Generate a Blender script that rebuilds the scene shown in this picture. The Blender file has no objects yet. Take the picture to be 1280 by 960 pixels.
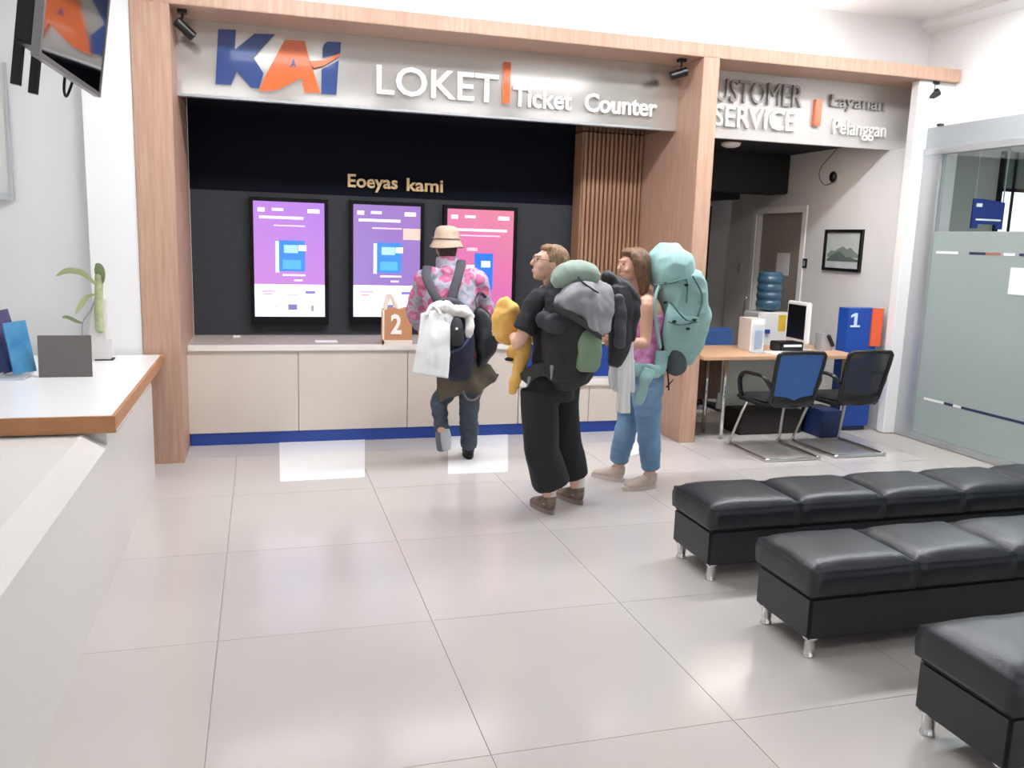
import bpy, bmesh, math, random
from math import pi, sin, cos
from mathutils import Vector, Matrix, noise
random.seed(4)
V = Vector
sc = bpy.context.scene
COL = sc.collection

# ------------------------------------------------------------- camera
cd = bpy.data.cameras.new('camera'); cam = bpy.data.objects.new('camera', cd); COL.objects.link(cam)
cd.sensor_fit = 'HORIZONTAL'; cd.sensor_width = 36.0; cd.lens = 1067.19 / 1280 * 36.0
rx_ = V((0.959965, -0.278433, 0.030693)); dn_ = V((-0.017566, -0.169192, -0.985427)); fw_ = V((0.279568, 0.945436, -0.167309))
cam.matrix_world = Matrix(((rx_.x, -dn_.x, -fw_.x, 0), (rx_.y, -dn_.y, -fw_.y, 0), (rx_.z, -dn_.z, -fw_.z, 1.68), (0, 0, 0, 1)))
cd.clip_start = 0.05; cd.clip_end = 100
sc.camera = cam

# ------------------------------------------------------------- world, exposure
w = bpy.data.worlds.new('world'); sc.world = w; w.use_nodes = True
w.node_tree.nodes['Background'].inputs[0].default_value = (0.93, 0.97, 1.0, 1)
w.node_tree.nodes['Background'].inputs[1].default_value = .85
sc.view_settings.view_transform = 'Standard'; sc.view_settings.look = 'None'
sc.view_settings.gamma = 1.0; sc.view_settings.use_curve_mapping = False
sc.view_settings.exposure = 0.75
CEIL_POWER = 29.0      # strength of the fluorescent diffusers on the hall ceiling

# ------------------------------------------------------------- materials
def lin(h):
    h = h.lstrip('#'); o = []
    for i in (0, 2, 4):
        c = int(h[i:i+2], 16) / 255
        o.append(c / 12.92 if c <= 0.04045 else ((c + 0.055) / 1.055) ** 2.4)
    return (o[0], o[1], o[2], 1)
MATS = {}
def mat(name, hexc, rough=0.6, metal=0.0, var=0.0, vscale=6.0, bump=0.0, bscale=40.0, stretch=(1, 1, 1), spec=0.5, emit=0.0, coat=0.0, hex2=None, trans=0.0, alpha=1.0):
    if name in MATS: return MATS[name]
    m = bpy.data.materials.new(name); m.use_nodes = True
    nt = m.node_tree; b = nt.nodes['Principled BSDF']
    c = lin(hexc)
    b.inputs['Base Color'].default_value = c
    b.inputs['Roughness'].default_value = rough; b.inputs['Metallic'].default_value = metal
    b.inputs['Specular IOR Level'].default_value = spec
    b.inputs['Coat Weight'].default_value = coat
    b.inputs['Transmission Weight'].default_value = trans
    b.inputs['Alpha'].default_value = alpha
    if emit:
        b.inputs['Emission Color'].default_value = c; b.inputs['Emission Strength'].default_value = emit
    if var or bump:
        tc = nt.nodes.new('ShaderNodeTexCoord'); mp = nt.nodes.new('ShaderNodeMapping')
        mp.inputs['Scale'].default_value = stretch
        nt.links.new(tc.outputs['Object'], mp.inputs['Vector'])
    if var:
        n = nt.nodes.new('ShaderNodeTexNoise'); n.inputs['Scale'].default_value = vscale; n.inputs['Detail'].default_value = 5
        nt.links.new(mp.outputs[0], n.inputs['Vector'])
        r = nt.nodes.new('ShaderNodeValToRGB')
        r.color_ramp.elements[0].position = 0.33; r.color_ramp.elements[1].position = 0.67
        if hex2: c0, c1 = lin(hex2), c
        else:
            c0 = tuple(max(0, x * (1 - var)) for x in c[:3]) + (1,); c1 = tuple(min(1, x * (1 + var)) for x in c[:3]) + (1,)
        r.color_ramp.elements[0].color = c0; r.color_ramp.elements[1].color = c1
        nt.links.new(n.outputs['Fac'], r.inputs['Fac']); nt.links.new(r.outputs['Color'], b.inputs['Base Color'])
    if bump:
        n2 = nt.nodes.new('ShaderNodeTexNoise'); n2.inputs['Scale'].default_value = bscale; n2.inputs['Detail'].default_value = 4
        nt.links.new(mp.outputs[0], n2.inputs['Vector'])
        bp_ = nt.nodes.new('ShaderNodeBump'); bp_.inputs['Strength'].default_value = bump; bp_.inputs['Distance'].default_value = 0.01
        nt.links.new(n2.outputs['Fac'], bp_.inputs['Height']); nt.links.new(bp_.outputs[0], b.inputs['Normal'])
    MATS[name] = m
    return m
M_tile = mat('floor_tile', '#c4beb8', 0.16, var=0.03, vscale=1.2, spec=0.55)
M_grout = mat('grout', '#b5aea7', 0.5)
M_wall = mat('wall_paint', '#f1f0ee', 0.7, bump=0.03, bscale=60)
M_wallw = mat('wall_paint_grey', '#dededd', 0.7, bump=0.05, bscale=8, var=0.03, vscale=3, stretch=(1, 1, .3))
M_ceil = mat('ceiling_paint', '#f3f2f0', 0.8)
M_wood = mat('wood_veneer', '#c5a28b', 0.42, var=1, hex2='#b8917a', vscale=9, stretch=(6, 6, .35))
M_woodh = mat('wood_veneer_beam', '#c5a28b', 0.4, var=1, hex2='#b8917a', vscale=9, stretch=(6, 6, .5))
M_woodd = mat('wood_slat', '#b58c6e', 0.5, var=1, hex2='#9a7257', vscale=9, stretch=(6, 6, .35))
M_woodgap = mat('wood_gap', '#704a38', 0.7)
M_edge = mat('edge_band', '#b07a50', 0.45, var=.08, vscale=14, stretch=(.4, .4, 5))
M_mirror = mat('brushed_mirror', '#d2cdc7', 0.12, metal=0.6)
M_navy = mat('navy_glossy', '#050816', 0.6, spec=.12)
M_char = mat('charcoal_stone', '#3a3c40', 0.8, var=.08, vscale=25, bump=.04, bscale=60, spec=.3)
M_black = mat('black_plastic', '#0c0c0e', 0.35)
M_blackm = mat('black_matt', '#101012', 0.8)
M_frame = mat('screen_frame', '#08080a', 0.5, spec=.2)
M_dark = mat('dark_void', '#15141a', 0.9)
M_laminate = mat('beige_laminate', '#d8cdc2', 0.45, var=.02, vscale=3)
M_ctop = mat('counter_top', '#ebe5dd', 0.25)
M_stone = mat('counter_stone', '#d3c8c0', 0.2, var=.08, vscale=20)
M_kick = mat('blue_kick', '#1f4396', 0.35)
M_white = mat('white_gloss', '#f2f2f0', 0.22)
M_whitem = mat('white_matt', '#efefee', 0.6)
M_deskw = mat('desk_white', '#dddad4', 0.35)
M_chrome = mat('chrome', '#d8d8d8', 0.12, metal=1)
M_alu = mat('aluminium', '#bcbfc0', 0.35, metal=.6)
M_alug = mat('header_grey', '#a9aeb0', 0.4, metal=.3)
M_leather = mat('black_leather', '#23262b', 0.36, bump=.12, bscale=120, var=.1, vscale=5)
M_seam = mat('seam_black', '#08080a', 0.6)
M_letw = mat('letter_white', '#f5f3ee', 0.3)
M_letg = mat('letter_grey', '#9a9690', 0.3)
M_letblue = mat('letter_blue', '#2e4a86', 0.12, coat=.6)
M_letor = mat('letter_orange', '#e2703c', 0.12, coat=.6)
M_letgold = mat('letter_gold', '#eccb98', 0.3, metal=.25)
M_blue = mat('sign_blue', '#1c4da8', 0.4)
M_orange = mat('sign_orange', '#f0663a', 0.4)
M_bluedk = mat('box_navy', '#1a2d57', 0.5)
M_glassbl = mat('screen_glass', '#050507', 0.06, spec=1.0, coat=1.0)
M_beech = mat('beech_top', '#cfa683', 0.4, var=.06, vscale=8, stretch=(.6, 6, 6))
M_walnut = mat('walnut', '#5b4236', 0.5, var=.3, vscale=10, stretch=(6, 6, .3))
M_door = mat('door_grey', '#a39a92', 0.6)
M_skin = mat('skin', '#d9a78f', 0.5, var=.05, vscale=8)
M_skin2 = mat('skin_pale', '#e3b49e', 0.5, var=.05, vscale=8)
M_hair = mat('hair_blonde', '#a5835f', 0.45, var=1, hex2='#6f5238', vscale=30, stretch=(3, 3, .6), bump=.5, bscale=60)
M_hair2 = mat('hair_brown', '#8d6748', 0.4, var=1, hex2='#5f4230', vscale=30, stretch=(4, 4, .4), bump=.5, bscale=70)
M_hair3 = mat('hair_dark', '#3a2a24', 0.5)
M_eye = mat('eye_dark', '#2a2622', 0.2)
M_lip = mat('lip', '#c08474', 0.5)

# ------------------------------------------------------------- mesh helpers
def obj(name, bm, m, parent=None, smooth=False, loc=None):
    me = bpy.data.meshes.new(name)
    bmesh.ops.recalc_face_normals(bm, faces=bm.faces[:])
    bm.to_mesh(me); bm.free()
    if smooth:
        for p in me.polygons: p.use_smooth = True
    for mm in (m if isinstance(m, (list, tuple)) else [m]): me.materials.append(mm)
    o = bpy.data.objects.new(name, me); COL.objects.link(o)
    if loc is not None: o.location = loc
    if parent is not None:
        o.parent = parent
        o.matrix_parent_inverse = parent.matrix_basis.inverted() if loc is None else Matrix()
    return o
def empty(name, loc=(0, 0, 0), rz=0.0):
    o = bpy.data.objects.new(name, None); COL.objects.link(o); o.location = loc; o.rotation_euler = (0, 0, rz)
    o.empty_display_size = 0.1
    return o
def tag(o, label, cat, group=None):
    o['label'] = label; o['category'] = cat
    if group: o['group'] = group
    return o
def thing(name, label, cat, loc=(0, 0, 0), rz=0.0, group=None):
    return tag(empty(name, loc, rz), label, cat, group)
def struct(o):
    o['kind'] = 'structure'; return o
def box(bm, x0, x1, y0, y1, z0, z1, mi=0, bev=0.0):
    vs = [bm.verts.new(p) for p in ((x0, y0, z0), (x1, y0, z0), (x1, y1, z0), (x0, y1, z0), (x0, y0, z1), (x1, y0, z1), (x1, y1, z1), (x0, y1, z1))]
    fs = [bm.faces.new([vs[i] for i in q]) for q in ((0, 3, 2, 1), (4, 5, 6, 7), (0, 1, 5, 4), (1, 2, 6, 5), (2, 3, 7, 6), (3, 0, 4, 7))]
    for f in fs: f.material_index = mi
    if bev:
        es = list({e for f in fs for e in f.edges})
        bmesh.ops.bevel(bm, geom=es, offset=bev, segments=2, affect='EDGES', clamp_overlap=True)
    return bm
def bx(*a, **k): return box(bmesh.new(), *a, **k)
def prism(bm, pts, axis, d0, d1, mi=0):
    """polygon of (a,b) points extruded along an axis"""
    def mk(p, d):
        return {'y': (p[0], d, p[1]), 'x': (d, p[0], p[1]), 'z': (p[0], p[1], d)}[axis]
    a = [bm.verts.new(mk(p, d0)) for p in pts]; b = [bm.verts.new(mk(p, d1)) for p in pts]
    fs = [bm.faces.new(a), bm.faces.new(b[::-1])]
    n = len(pts)
    for i in range(n): fs.append(bm.faces.new((a[i], b[i], b[(i+1) % n], a[(i+1) % n])))
    for f in fs: f.material_index = mi; f.normal_update()
    bmesh.ops.triangulate(bm, faces=fs[:2], ngon_method='EAR_CLIP')
    return bm
def ell(bm, c, r, rot=None, seg=18, rings=12, mi=0):
    M = Matrix.Translation(V(c)) @ (rot.to_4x4() if rot is not None else Matrix()) @ Matrix.Diagonal((r[0], r[1], r[2], 1))
    g = bmesh.ops.create_uvsphere(bm, u_segments=seg, v_segments=rings, radius=1.0, matrix=M)
    if mi:
        for v in g['verts']:
            for f in v.link_faces: f.material_index = mi
    return bm
def tube(bm, pts, rads, ref=(1, 0, 0), seg=14, cap=0.7, mi=0, power=2.0, closed=False):
    """swept tube; each radius is r or (ra, rb): ra along ref, rb across it"""
    pts = [V(p) for p in pts]; n = len(pts)
    if not closed and 3 <= n <= 9 and isinstance(rads, (list, tuple)) and len(rads) == n:
        q = [r if isinstance(r, (list, tuple)) else (r, r) for r in rads]
        pts = crom(pts, 4); q = crom([V((r[0], r[1], 0)) for r in q], 4); rads = [(max(v.x, .001), max(v.y, .001)) for v in q]; n = len(pts)
    if not isinstance(rads, (list, tuple)) or (len(rads) != n): rads = [rads] * n
    rr = [(r, r) if not isinstance(r, (list, tuple)) else r for r in rads]
    P = []
    for i in range(n):
        if closed: t = pts[(i+1) % n] - pts[i-1]
        else: t = (pts[min(i+1, n-1)] - pts[max(i-1, 0)])
        t.normalize()
        a = V(ref) - t * V(ref).dot(t)
        if a.length < 1e-3: a = t.orthogonal()
        a.normalize(); b = t.cross(a)
        P.append((pts[i], a, b, rr[i][0], rr[i][1], t))
    if cap and not closed:
        p, a, b, r1, r2, t = P[0]; m = min(r1, r2); P.insert(0, (p - t * m * cap * .8, a, b, r1 * .62, r2 * .62, t))
        p, a, b, r1, r2, t = P[-1]; m = min(r1, r2); P.append((p + t * m * cap * .8, a, b, r1 * .62, r2 * .62, t))
    R = []
    for p, a, b, r1, r2, t in P:
        ring = []
        for k in range(seg):
            an = 2 * pi * k / seg; c, s = cos(an), sin(an)
            c = math.copysign(abs(c) ** (2 / power), c); s = math.copysign(abs(s) ** (2 / power), s)
            ring.append(bm.verts.new(p + a * c * r1 + b * s * r2))
        R.append(ring)
    fs = []
    m = len(R)
    for i in range(m if closed else m - 1):
        A, B = R[i], R[(i+1) % m]
        for k in range(seg): fs.append(bm.faces.new((A[k], A[(k+1) % seg], B[(k+1) % seg], B[k])))
    if not closed: fs.append(bm.faces.new(R[0][::-1])); fs.append(bm.faces.new(R[-1]))
    for f in fs: f.material_index = mi
    return bm
def lathe(bm, prof, c, seg=24, mi=0):
    rings = []
    for r, z in prof: rings.append([bm.verts.new((c[0] + r * cos(2*pi*k/seg), c[1] + r * sin(2*pi*k/seg), c[2] + z)) for k in range(seg)])
    for A, B in zip(rings, rings[1:]):
        for k in range(seg): bm.faces.new((A[k], A[(k+1) % seg], B[(k+1) % seg], B[k])).material_index = mi
    bm.faces.new(rings[0][::-1]).material_index = mi; bm.faces.new(rings[-1]).material_index = mi
    return bm
def crom(pts, k=6):
    pts = [V(p) for p in pts]; out = []
    for i in range(len(pts) - 1):
        p0, p1, p2, p3 = pts[max(i-1, 0)], pts[i], pts[i+1], pts[min(i+2, len(pts)-1)]
        for j in range(k):
            t = j / k
            out.append(0.5 * ((2*p1) + (p2-p0)*t + (2*p0-5*p1+4*p2-p3)*t*t + (3*p1-p0-3*p2+p3)*t**3))
    out.append(pts[-1]); return out
def fused(name, bm, m, parent=None, voxel=0.008, smooth=6, ratio=0.5, amp=0.0, fs=9.0, stretch=(1, 1, 1), amp2=0.0, fs2=30.0):
    """union of the overlapping shapes in bm as ONE continuous skin, with optional cloth wrinkles"""
    me0 = bpy.data.meshes.new('tmp'); bmesh.ops.recalc_face_normals(bm, faces=bm.faces[:]); bm.to_mesh(me0); bm.free()
    t = bpy.data.objects.new('tmp', me0); COL.objects.link(t)
    r = t.modifiers.new('r', 'REMESH'); r.mode = 'VOXEL'; r.voxel_size = voxel
    if smooth:
        s = t.modifiers.new('s', 'SMOOTH'); s.factor = .5; s.iterations = smooth
    if ratio < 1:
        d = t.modifiers.new('d', 'DECIMATE'); d.ratio = ratio
    dg = bpy.context.evaluated_depsgraph_get(); dg.update()
    me = bpy.data.meshes.new_from_object(t.evaluated_get(dg)); me.name = name
    bpy.data.objects.remove(t); bpy.data.meshes.remove(me0)
    if amp or amp2:
        st = V(stretch)
        ds = []
        for v in me.vertices:
            q = V((v.co.x*st.x, v.co.y*st.y, v.co.z*st.z))
            d = amp * noise.noise(q * fs) + amp2 * (1 - 2*abs(noise.noise(q * fs2 + V((9, 4, 7)))))
            ds.append(v.co + v.normal * d)
        for v, c in zip(me.vertices, ds): v.co = c
    for p in me.polygons: p.use_smooth = True
    for mm in (m if isinstance(m, (list, tuple)) else [m]): me.materials.append(mm)
    o = bpy.data.objects.new(name, me); COL.objects.link(o)
    if parent is not None: o.parent = parent; o.matrix_parent_inverse = parent.matrix_basis.inverted()
    return o
def sheet(rows, thick=0.006, amp=0.0, fs=10.0, nu=28, nv=18, seed=0.0, fold=0.0, nf=5, amp2=0.0, fs2=16.0):
    """draped cloth: rows of points from top to bottom, interpolated both ways, given thickness"""
    bm = bmesh.new()
    rows = [crom(r, 8) for r in rows]
    def samp(r, u):
        x = u * (len(r) - 1); i = min(int(x), len(r) - 2); return r[i].lerp(r[i+1], x - i)
    cols = []
    for j in range(nu + 1):
        c = crom([samp(r, j / nu) for r in rows], 8)
        cols.append([samp(c, k / nv) for k in range(nv + 1)])
    g = []
    for j in range(nu + 1):
        for k in range(nv + 1):
            p = cols[j][k]
            a = cols[min(j+1, nu)][k] - cols[max(j-1, 0)][k]; b = cols[j][min(k+1, nv)] - cols[j][max(k-1, 0)]
            nn = a.cross(b)
            nn = nn.normalized() if nn.length > 1e-9 else V((0, -1, 0))
            d = amp2 * (1 - 2.4 * abs(noise.noise(p * fs2 + V((3, 1, seed))))) + amp * noise.noise(p * fs + V((seed, seed, 0))) + fold * sin(2 * pi * nf * j / nu + 1.5 * noise.noise(p * 3 + V((seed, 0, 0)))) * (k / nv)
            g.append((p + nn * d, nn))
    F = [bm.verts.new(p) for p, nn in g]; B = [bm.verts.new(p + nn * thick) for p, nn in g]
    W = nv + 1
    for j in range(nu):
        for k in range(nv):
            q = [j*W+k, (j+1)*W+k, (j+1)*W+k+1, j*W+k+1]
            bm.faces.new([F[i] for i in q]); bm.faces.new([B[i] for i in q[::-1]])
    for k in range(nv):
        for j in (0, nu): bm.faces.new([F[j*W+k], F[j*W+k+1], B[j*W+k+1], B[j*W+k]])
    for j in range(nu):
        for k in (0, nv): bm.faces.new([F[j*W+k], F[(j+1)*W+k], B[(j+1)*W+k], B[j*W+k]])
    return bm

# ------------------------------------------------------------- lettering
def _txt(s, off, ext):
    c = bpy.data.curves.new('t', 'FONT'); c.body = s; c.size = 1; c.offset = off; c.extrude = ext; c.resolution_u = 3
    o = bpy.data.objects.new('t', c); COL.objects.link(o)
    dg = bpy.context.evaluated_depsgraph_get(); dg.update()
    me = bpy.data.meshes.new_from_object(o.evaluated_get(dg))
    bpy.data.objects.remove(o); bpy.data.curves.remove(c)
    return me
def _ext(me, ax):
    xs = [v.co[ax] for v in me.vertices]; return min(xs), max(xs)
def letters(s, x0, x1, z0, h, y, m, parent, bold=0.02, depth=0.03, name='letter', slant=0.0, rz=0.0, origin=None):
    """one mesh per letter, standing upright and facing -Y; h is the height of a capital"""
    caps = _ext(_txt('H', 0, 0), 1)[1]
    me = _txt('|' + s.replace(' ', '_') + '|', 0, 0); b0, b1 = _ext(me, 0)
    wb = _ext(_txt('||', 0, 0), 0); wb = wb[1] - wb[0]
    total = (b1 - b0) - wb
    sx = (x1 - x0) / total; sz = h / caps
    pre = ''
    for ch in s:
        if ch != ' ':
            a = _ext(_txt('|' + pre.replace(' ', '_') + ch + '|', 0, 0), 0); c = _ext(_txt('|' + ch + '|', 0, 0), 0)
            off = (a[1] - a[0]) - (c[1] - c[0])
            me = _txt(ch, bold, 0.5); me.name = name
            for v in me.vertices:
                x = x0 + (v.co.x + off) * sx; z = z0 + v.co.y * sz + slant * (x - x0); d = -v.co.z * depth
                v.co = V((x, y + d, z))
            if origin is not None:
                R = Matrix.Translation(origin) @ Matrix.Rotation(rz, 4, 'Z')
                for v in me.vertices: v.co = R @ v.co
            me.materials.clear(); me.materials.append(m)
            o = bpy.data.objects.new(name, me); COL.objects.link(o); o.parent = parent
            o.matrix_parent_inverse = parent.matrix_basis.inverted()
        pre += ch

# ============================================================= SETTING
fl = struct(obj('floor', bx(-2.0, 9.9, -5.0, 9.9, -0.12, -0.006), M_grout))
tx = [0.70 + .9 * i for i in range(-3, 6)]; ty = [2.475 + 1.03 * i for i in range(-7, 8)]
tile_me = {}
for i in range(len(tx) - 1):
    for j in range(len(ty) - 1):
        if not tile_me:
            tile_me[0] = obj('tile', bx(-.4486, .4486, -.5136, .5136, -.008, 0), M_tile, fl, loc=(tx[i] + .45, ty[j] + .515, 0))
        else:
            o = bpy.data.objects.new('tile', tile_me[0].data); COL.objects.link(o); o.parent = fl; o.location = (tx[i] + .45, ty[j] + .515, 0)
struct(obj('floor_annex', bx(6.1, 9.9, 2.0, 8.9, -.006, 0), M_tile))

ceil = struct(obj('ceiling', bx(-2.0, 6.1, -5.0, 6.9, 3.76, 3.9), M_ceil))
struct(obj('wall_left', bx(-1.95, -1.8, -5, 6.7, 0, 3.76), M_wallw))
struct(obj('wall_back', bx(-1.95, 6.1, 6.9, 7.0, 3.17, 3.76), M_wall))
struct(obj('wall_back_left', bx(-1.95, -1.12, 6.55, 6.7, 0, 3.76), M_wallw))
struct(obj('wall_back_column', bx(-1.12, -.812, 6.46, 6.9, 0, 3.76), M_wall))
struct(obj('wall_right', bx(5.95, 6.1, -5, 7.0, 2.76, 3.76), M_wall))
struct(obj('wall_right_rear', bx(5.95, 6.1, -5, 1.2, 0, 2.76), M_wall))
struct(obj('wall_rear', bx(-1.95, 6.1, -5.1, -5.0, 2.6, 3.76), M_wall))
struct(obj('trim_1', prism(bmesh.new(), [(5.95, 3.76), (5.83, 3.76), (5.83, 3.70), (5.90, 3.66), (5.95, 3.64)], 'y', -5, 6.9), M_wall))
struct(obj('trim_2', bx(5.55, 5.71, 6.50, 6.60, 0, 3.158, bev=.006), M_wall))
struct(obj('trim_3', bx(5.71, 5.95, 6.52, 6.60, 0, 3.158), M_wall))
# rear entrance frame behind the viewer
df = struct(obj('door_1', bx(-1.8, 5.95, -5.06, -5.0, 2.5, 2.6), M_alu))
for x in (-1.8, .1, 2.0, 3.9, 5.85): obj('mullion', bx(x, x + .08, -5.06, -5.0, 0, 2.5), M_alu, df)

# niche behind the ticket counter
nw = struct(obj('wall_niche', bx(-.56, 3.5, 7.72, 7.82, 0, 2.75), M_char))
obj('upper_band', bx(-.56, 3.5, 7.715, 7.72, 2.01, 2.75), M_navy, nw)
struct(obj('ceiling_niche', bx(-.56, 3.42, 6.93, 7.82, 2.66, 2.72), mat('soffit_gloss', '#26242a', 0.12, spec=.8)))

# service room
struct(obj('wall_service_right', bx(5.6, 5.7, 6.602, 8.10, 0, 2.595), M_wallw))
struct(obj('wall_service_upper', bx(5.6, 5.7, 6.93, 8.10, 2.595, 2.75), M_wallw))
struct(obj('wall_service_right_far', bx(5.6, 5.7, 8.98, 9.6, 0, 2.75), M_wallw))
struct(obj('wall_service_lintel', bx(5.6, 5.7, 8.10, 8.98, 2.06, 2.75), M_wallw))
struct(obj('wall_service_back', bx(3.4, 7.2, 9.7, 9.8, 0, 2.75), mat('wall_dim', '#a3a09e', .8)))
struct(obj('wall_service_left', bx(3.42, 3.52, 7.56, 9.7, 0, 2.75), M_dark))
struct(obj('ceiling_service', bx(3.42, 5.7, 6.93, 9.8, 2.68, 2.75), M_dark))
d2 = struct(obj('door_2', bx(5.585, 5.60, 9.0, 9.07, 0, 2.13), M_whitem))
obj('jamb', bx(5.585, 5.60, 8.03, 8.10, 0, 2.13), M_whitem, d2)
obj('head_rail', bx(5.585, 5.60, 8.10, 9.0, 2.06, 2.13), M_whitem, d2)
obj('door_leaf', bx(5.66, 5.70, 8.10, 8.98, 0, 2.06), M_door, d2)
obj('notice', bx(5.655, 5.66, 8.38, 8.62, 1.37, 1.62), M_whitem, d2)
hd = bmesh.new(); tube(hd, crom([(5.60, 9.04, 1.08), (5.55, 9.04, 1.05), (5.55, 9.04, .72), (5.60, 9.04, .69)]), .012, seg=8)
obj('door_handle', hd, M_chrome, d2, smooth=True)
struct(obj('trim_4', bx(3.55, 5.2, 8.75, 9.69, 2.2, 2.68), M_blackm))
t = thing('ceiling_light', 'narrow ceiling light tucked behind the service room sign', 'ceiling light', (4.50, 7.05, 2.68))  # unseen lamp added to lift the service room walls
obj('housing', bx(-.45, .45, -.1, .1, -.02, 0), M_whitem, t, loc=(0, 0, 0)); obj('diffuser', bx(-.43, .43, -.08, .08, -.025, -.02), mat('lamp_service', '#fff3e6', .5, emit=16.0), t, loc=(0, 0, 0))  # housing and diffuser of the added fill light
tag(obj('smoke_detector', lathe(bmesh.new(), [(.05, -.045), (.09, -.03), (.10, 0)], (4.46, 7.75, 2.68), 20), M_whitem, smooth=True), 'small white round detector on the dark ceiling of the service room', 'detector')
sf = tag(obj('hanging_bulkhead', bx(4.45, 5.585, 8.40, 8.74, 2.26, 2.68, bev=.01), M_blackm), 'black bulkhead box hung under the dark ceiling of the service room', 'bulkhead')
tag(obj('door_curtain', bx(4.9, 5.3, 9.55, 9.62, .02, 2.15), mat('dark_cloth', '#2c2b30', .9)), 'dark grey curtain in the far back corner of the service room', 'curtain')

# glazed partition on the right
gw = struct(obj('window_1', bx(5.68, 5.95, 1.2, 6.50, 2.57, 2.76, bev=.004), M_alug))
obj('top_rail', bx(5.66, 5.74, 1.2, 6.50, 2.52, 2.575), M_alu, gw)
obj('end_post', bx(5.67, 5.74, 6.30, 6.50, .05, 2.52), M_alu, gw)
obj('bottom_rail', bx(5.67, 5.74, 1.2, 6.50, 0, .05), M_alu, gw)
obj('cable_hook', bx(5.66, 5.70, 6.33, 6.37, 2.76, 2.78), M_black, gw)
gm = bpy.data.materials.new('clear_glass'); gm.use_nodes = True
nt = gm.node_tree; nt.nodes.clear()
o_ = nt.nodes.new('ShaderNodeOutputMaterial'); mx = nt.nodes.new('ShaderNodeMixShader'); tr = nt.nodes.new('ShaderNodeBsdfTransparent'); gl = nt.nodes.new('ShaderNodeBsdfGlossy')
tr.inputs[0].default_value = (.90, .94, .93, 1); gl.inputs['Roughness'].default_value = .02; mx.inputs[0].default_value = .09
nt.links.new(tr.outputs[0], mx.inputs[1]); nt.links.new(gl.outputs[0], mx.inputs[2]); nt.links.new(mx.outputs[0], o_.inputs[0])
fm = bpy.data.materials.new('frosted_film'); fm.use_nodes = True
nt = fm.node_tree; nt.nodes.clear()
o_ = nt.nodes.new('ShaderNodeOutputMaterial'); mx = nt.nodes.new('ShaderNodeMixShader'); tl = nt.nodes.new('ShaderNodeBsdfTranslucent'); di = nt.nodes.new('ShaderNodeBsdfDiffuse')
tr = nt.nodes.new('ShaderNodeBsdfTransparent'); m2 = nt.nodes.new('ShaderNodeMixShader'); gl = nt.nodes.new('ShaderNodeBsdfGlossy'); m3 = nt.nodes.new('ShaderNodeMixShader')
tl.inputs[0].default_value = lin('#cdd6d3'); di.inputs[0].default_value = lin('#c3cbc8'); tr.inputs[0].default_value = (.9, .94, .93, 1)
mx.inputs[0].default_value = .5; m2.inputs[0].default_value = .22; m3.inputs[0].default_value = .06; gl.inputs['Roughness'].default_value = .15
nt.links.new(tl.outputs[0], mx.inputs[1]); nt.links.new(di.outputs[0], mx.inputs[2]); nt.links.new(mx.outputs[0], m2.inputs[1]); nt.links.new(tr.outputs[0], m2.inputs[2])
nt.links.new(m2.outputs[0], m3.inputs[1]); nt.links.new(gl.outputs[0], m3.inputs[2]); nt.links.new(m3.outputs[0], o_.inputs[0])
for y0, y1 in ((4.0, 6.30), (1.2, 3.99)):
    obj('pane', bx(5.70, 5.708, y0, y1, .05, 2.52), gm, gw)
    obj('frosted_film', bx(5.697, 5.6985, y0, y1, .06, 1.86), fm, gw)
M_navyline = mat('film_navy', '#2a3350', .5)
for y0, y1, z, m in ((5.88, 5.71, 1.68, M_navyline), (5.71, 5.56, 1.68, mat('film_brick', '#a8715f', .5)), (5.53, 5.42, 1.68, M_whitem), (5.38, 4.9, 1.68, M_navyline), (6.25, 6.0, 1.68, M_whitem),
                  (6.2, 5.97, .385, M_whitem), (5.96, 5.86, .385, M_navyline), (5.86, 5.77, .385, M_whitem), (5.77, 4.6, .385, M_navyline)):
    obj('film_dash', bx(5.694, 5.6955, y1, y0, z - .011, z + .011), m, gw)
tag(obj('paper_notice', bx(5.690, 5.6935, 5.18, 5.44, 1.37, 1.58), M_whitem), 'white paper sheet taped to the frosted glass partition', 'paper')
# the room beyond the glass
struct(obj('wall_annex_far', bx(5.7, 9.9, 8.9, 9.0, 0, 3.0), mat('annex_wall', '#a9aaa6', .8)))
struct(obj('wall_annex_side', bx(9.8, 9.9, 2.0, 8.9, 0, 3.0), mat('annex_wall2', '#b9bab7', .8)))
struct(obj('ceiling_annex', bx(6.1, 9.9, 2.0, 9.0, 2.95, 3.05), M_ceil))
struct(obj('trim_5', bx(7.96, 8.19, 8.82, 8.9, 0, 2.95), M_wall))
w2 = struct(obj('window_2', bx(8.93, 9.8, 8.84, 8.9, 1.9, 1.96), M_blackm))
obj('top_bar', bx(8.93, 9.8, 8.84, 8.9, 2.46, 2.50), M_blackm, w2); obj('mullion', bx(8.93, 8.965, 8.84, 8.9, 1.96, 2.95), M_blackm, w2); obj('mullion', bx(9.12, 9.15, 8.84, 8.9, 1.96, 2.95), M_blackm, w2)
for a, c in ((8.965, 9.12), (9.15, 9.8)):
    obj('pane', bx(a, c, 8.86, 8.88, 1.96, 2.46), mat('daylit_pane', '#eef4fb', .3, emit=.9), w2); obj('pane', bx(a, c, 8.86, 8.88, 2.50, 2.95), mat('dim_pane', '#6d7a78', .2), w2)

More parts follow.
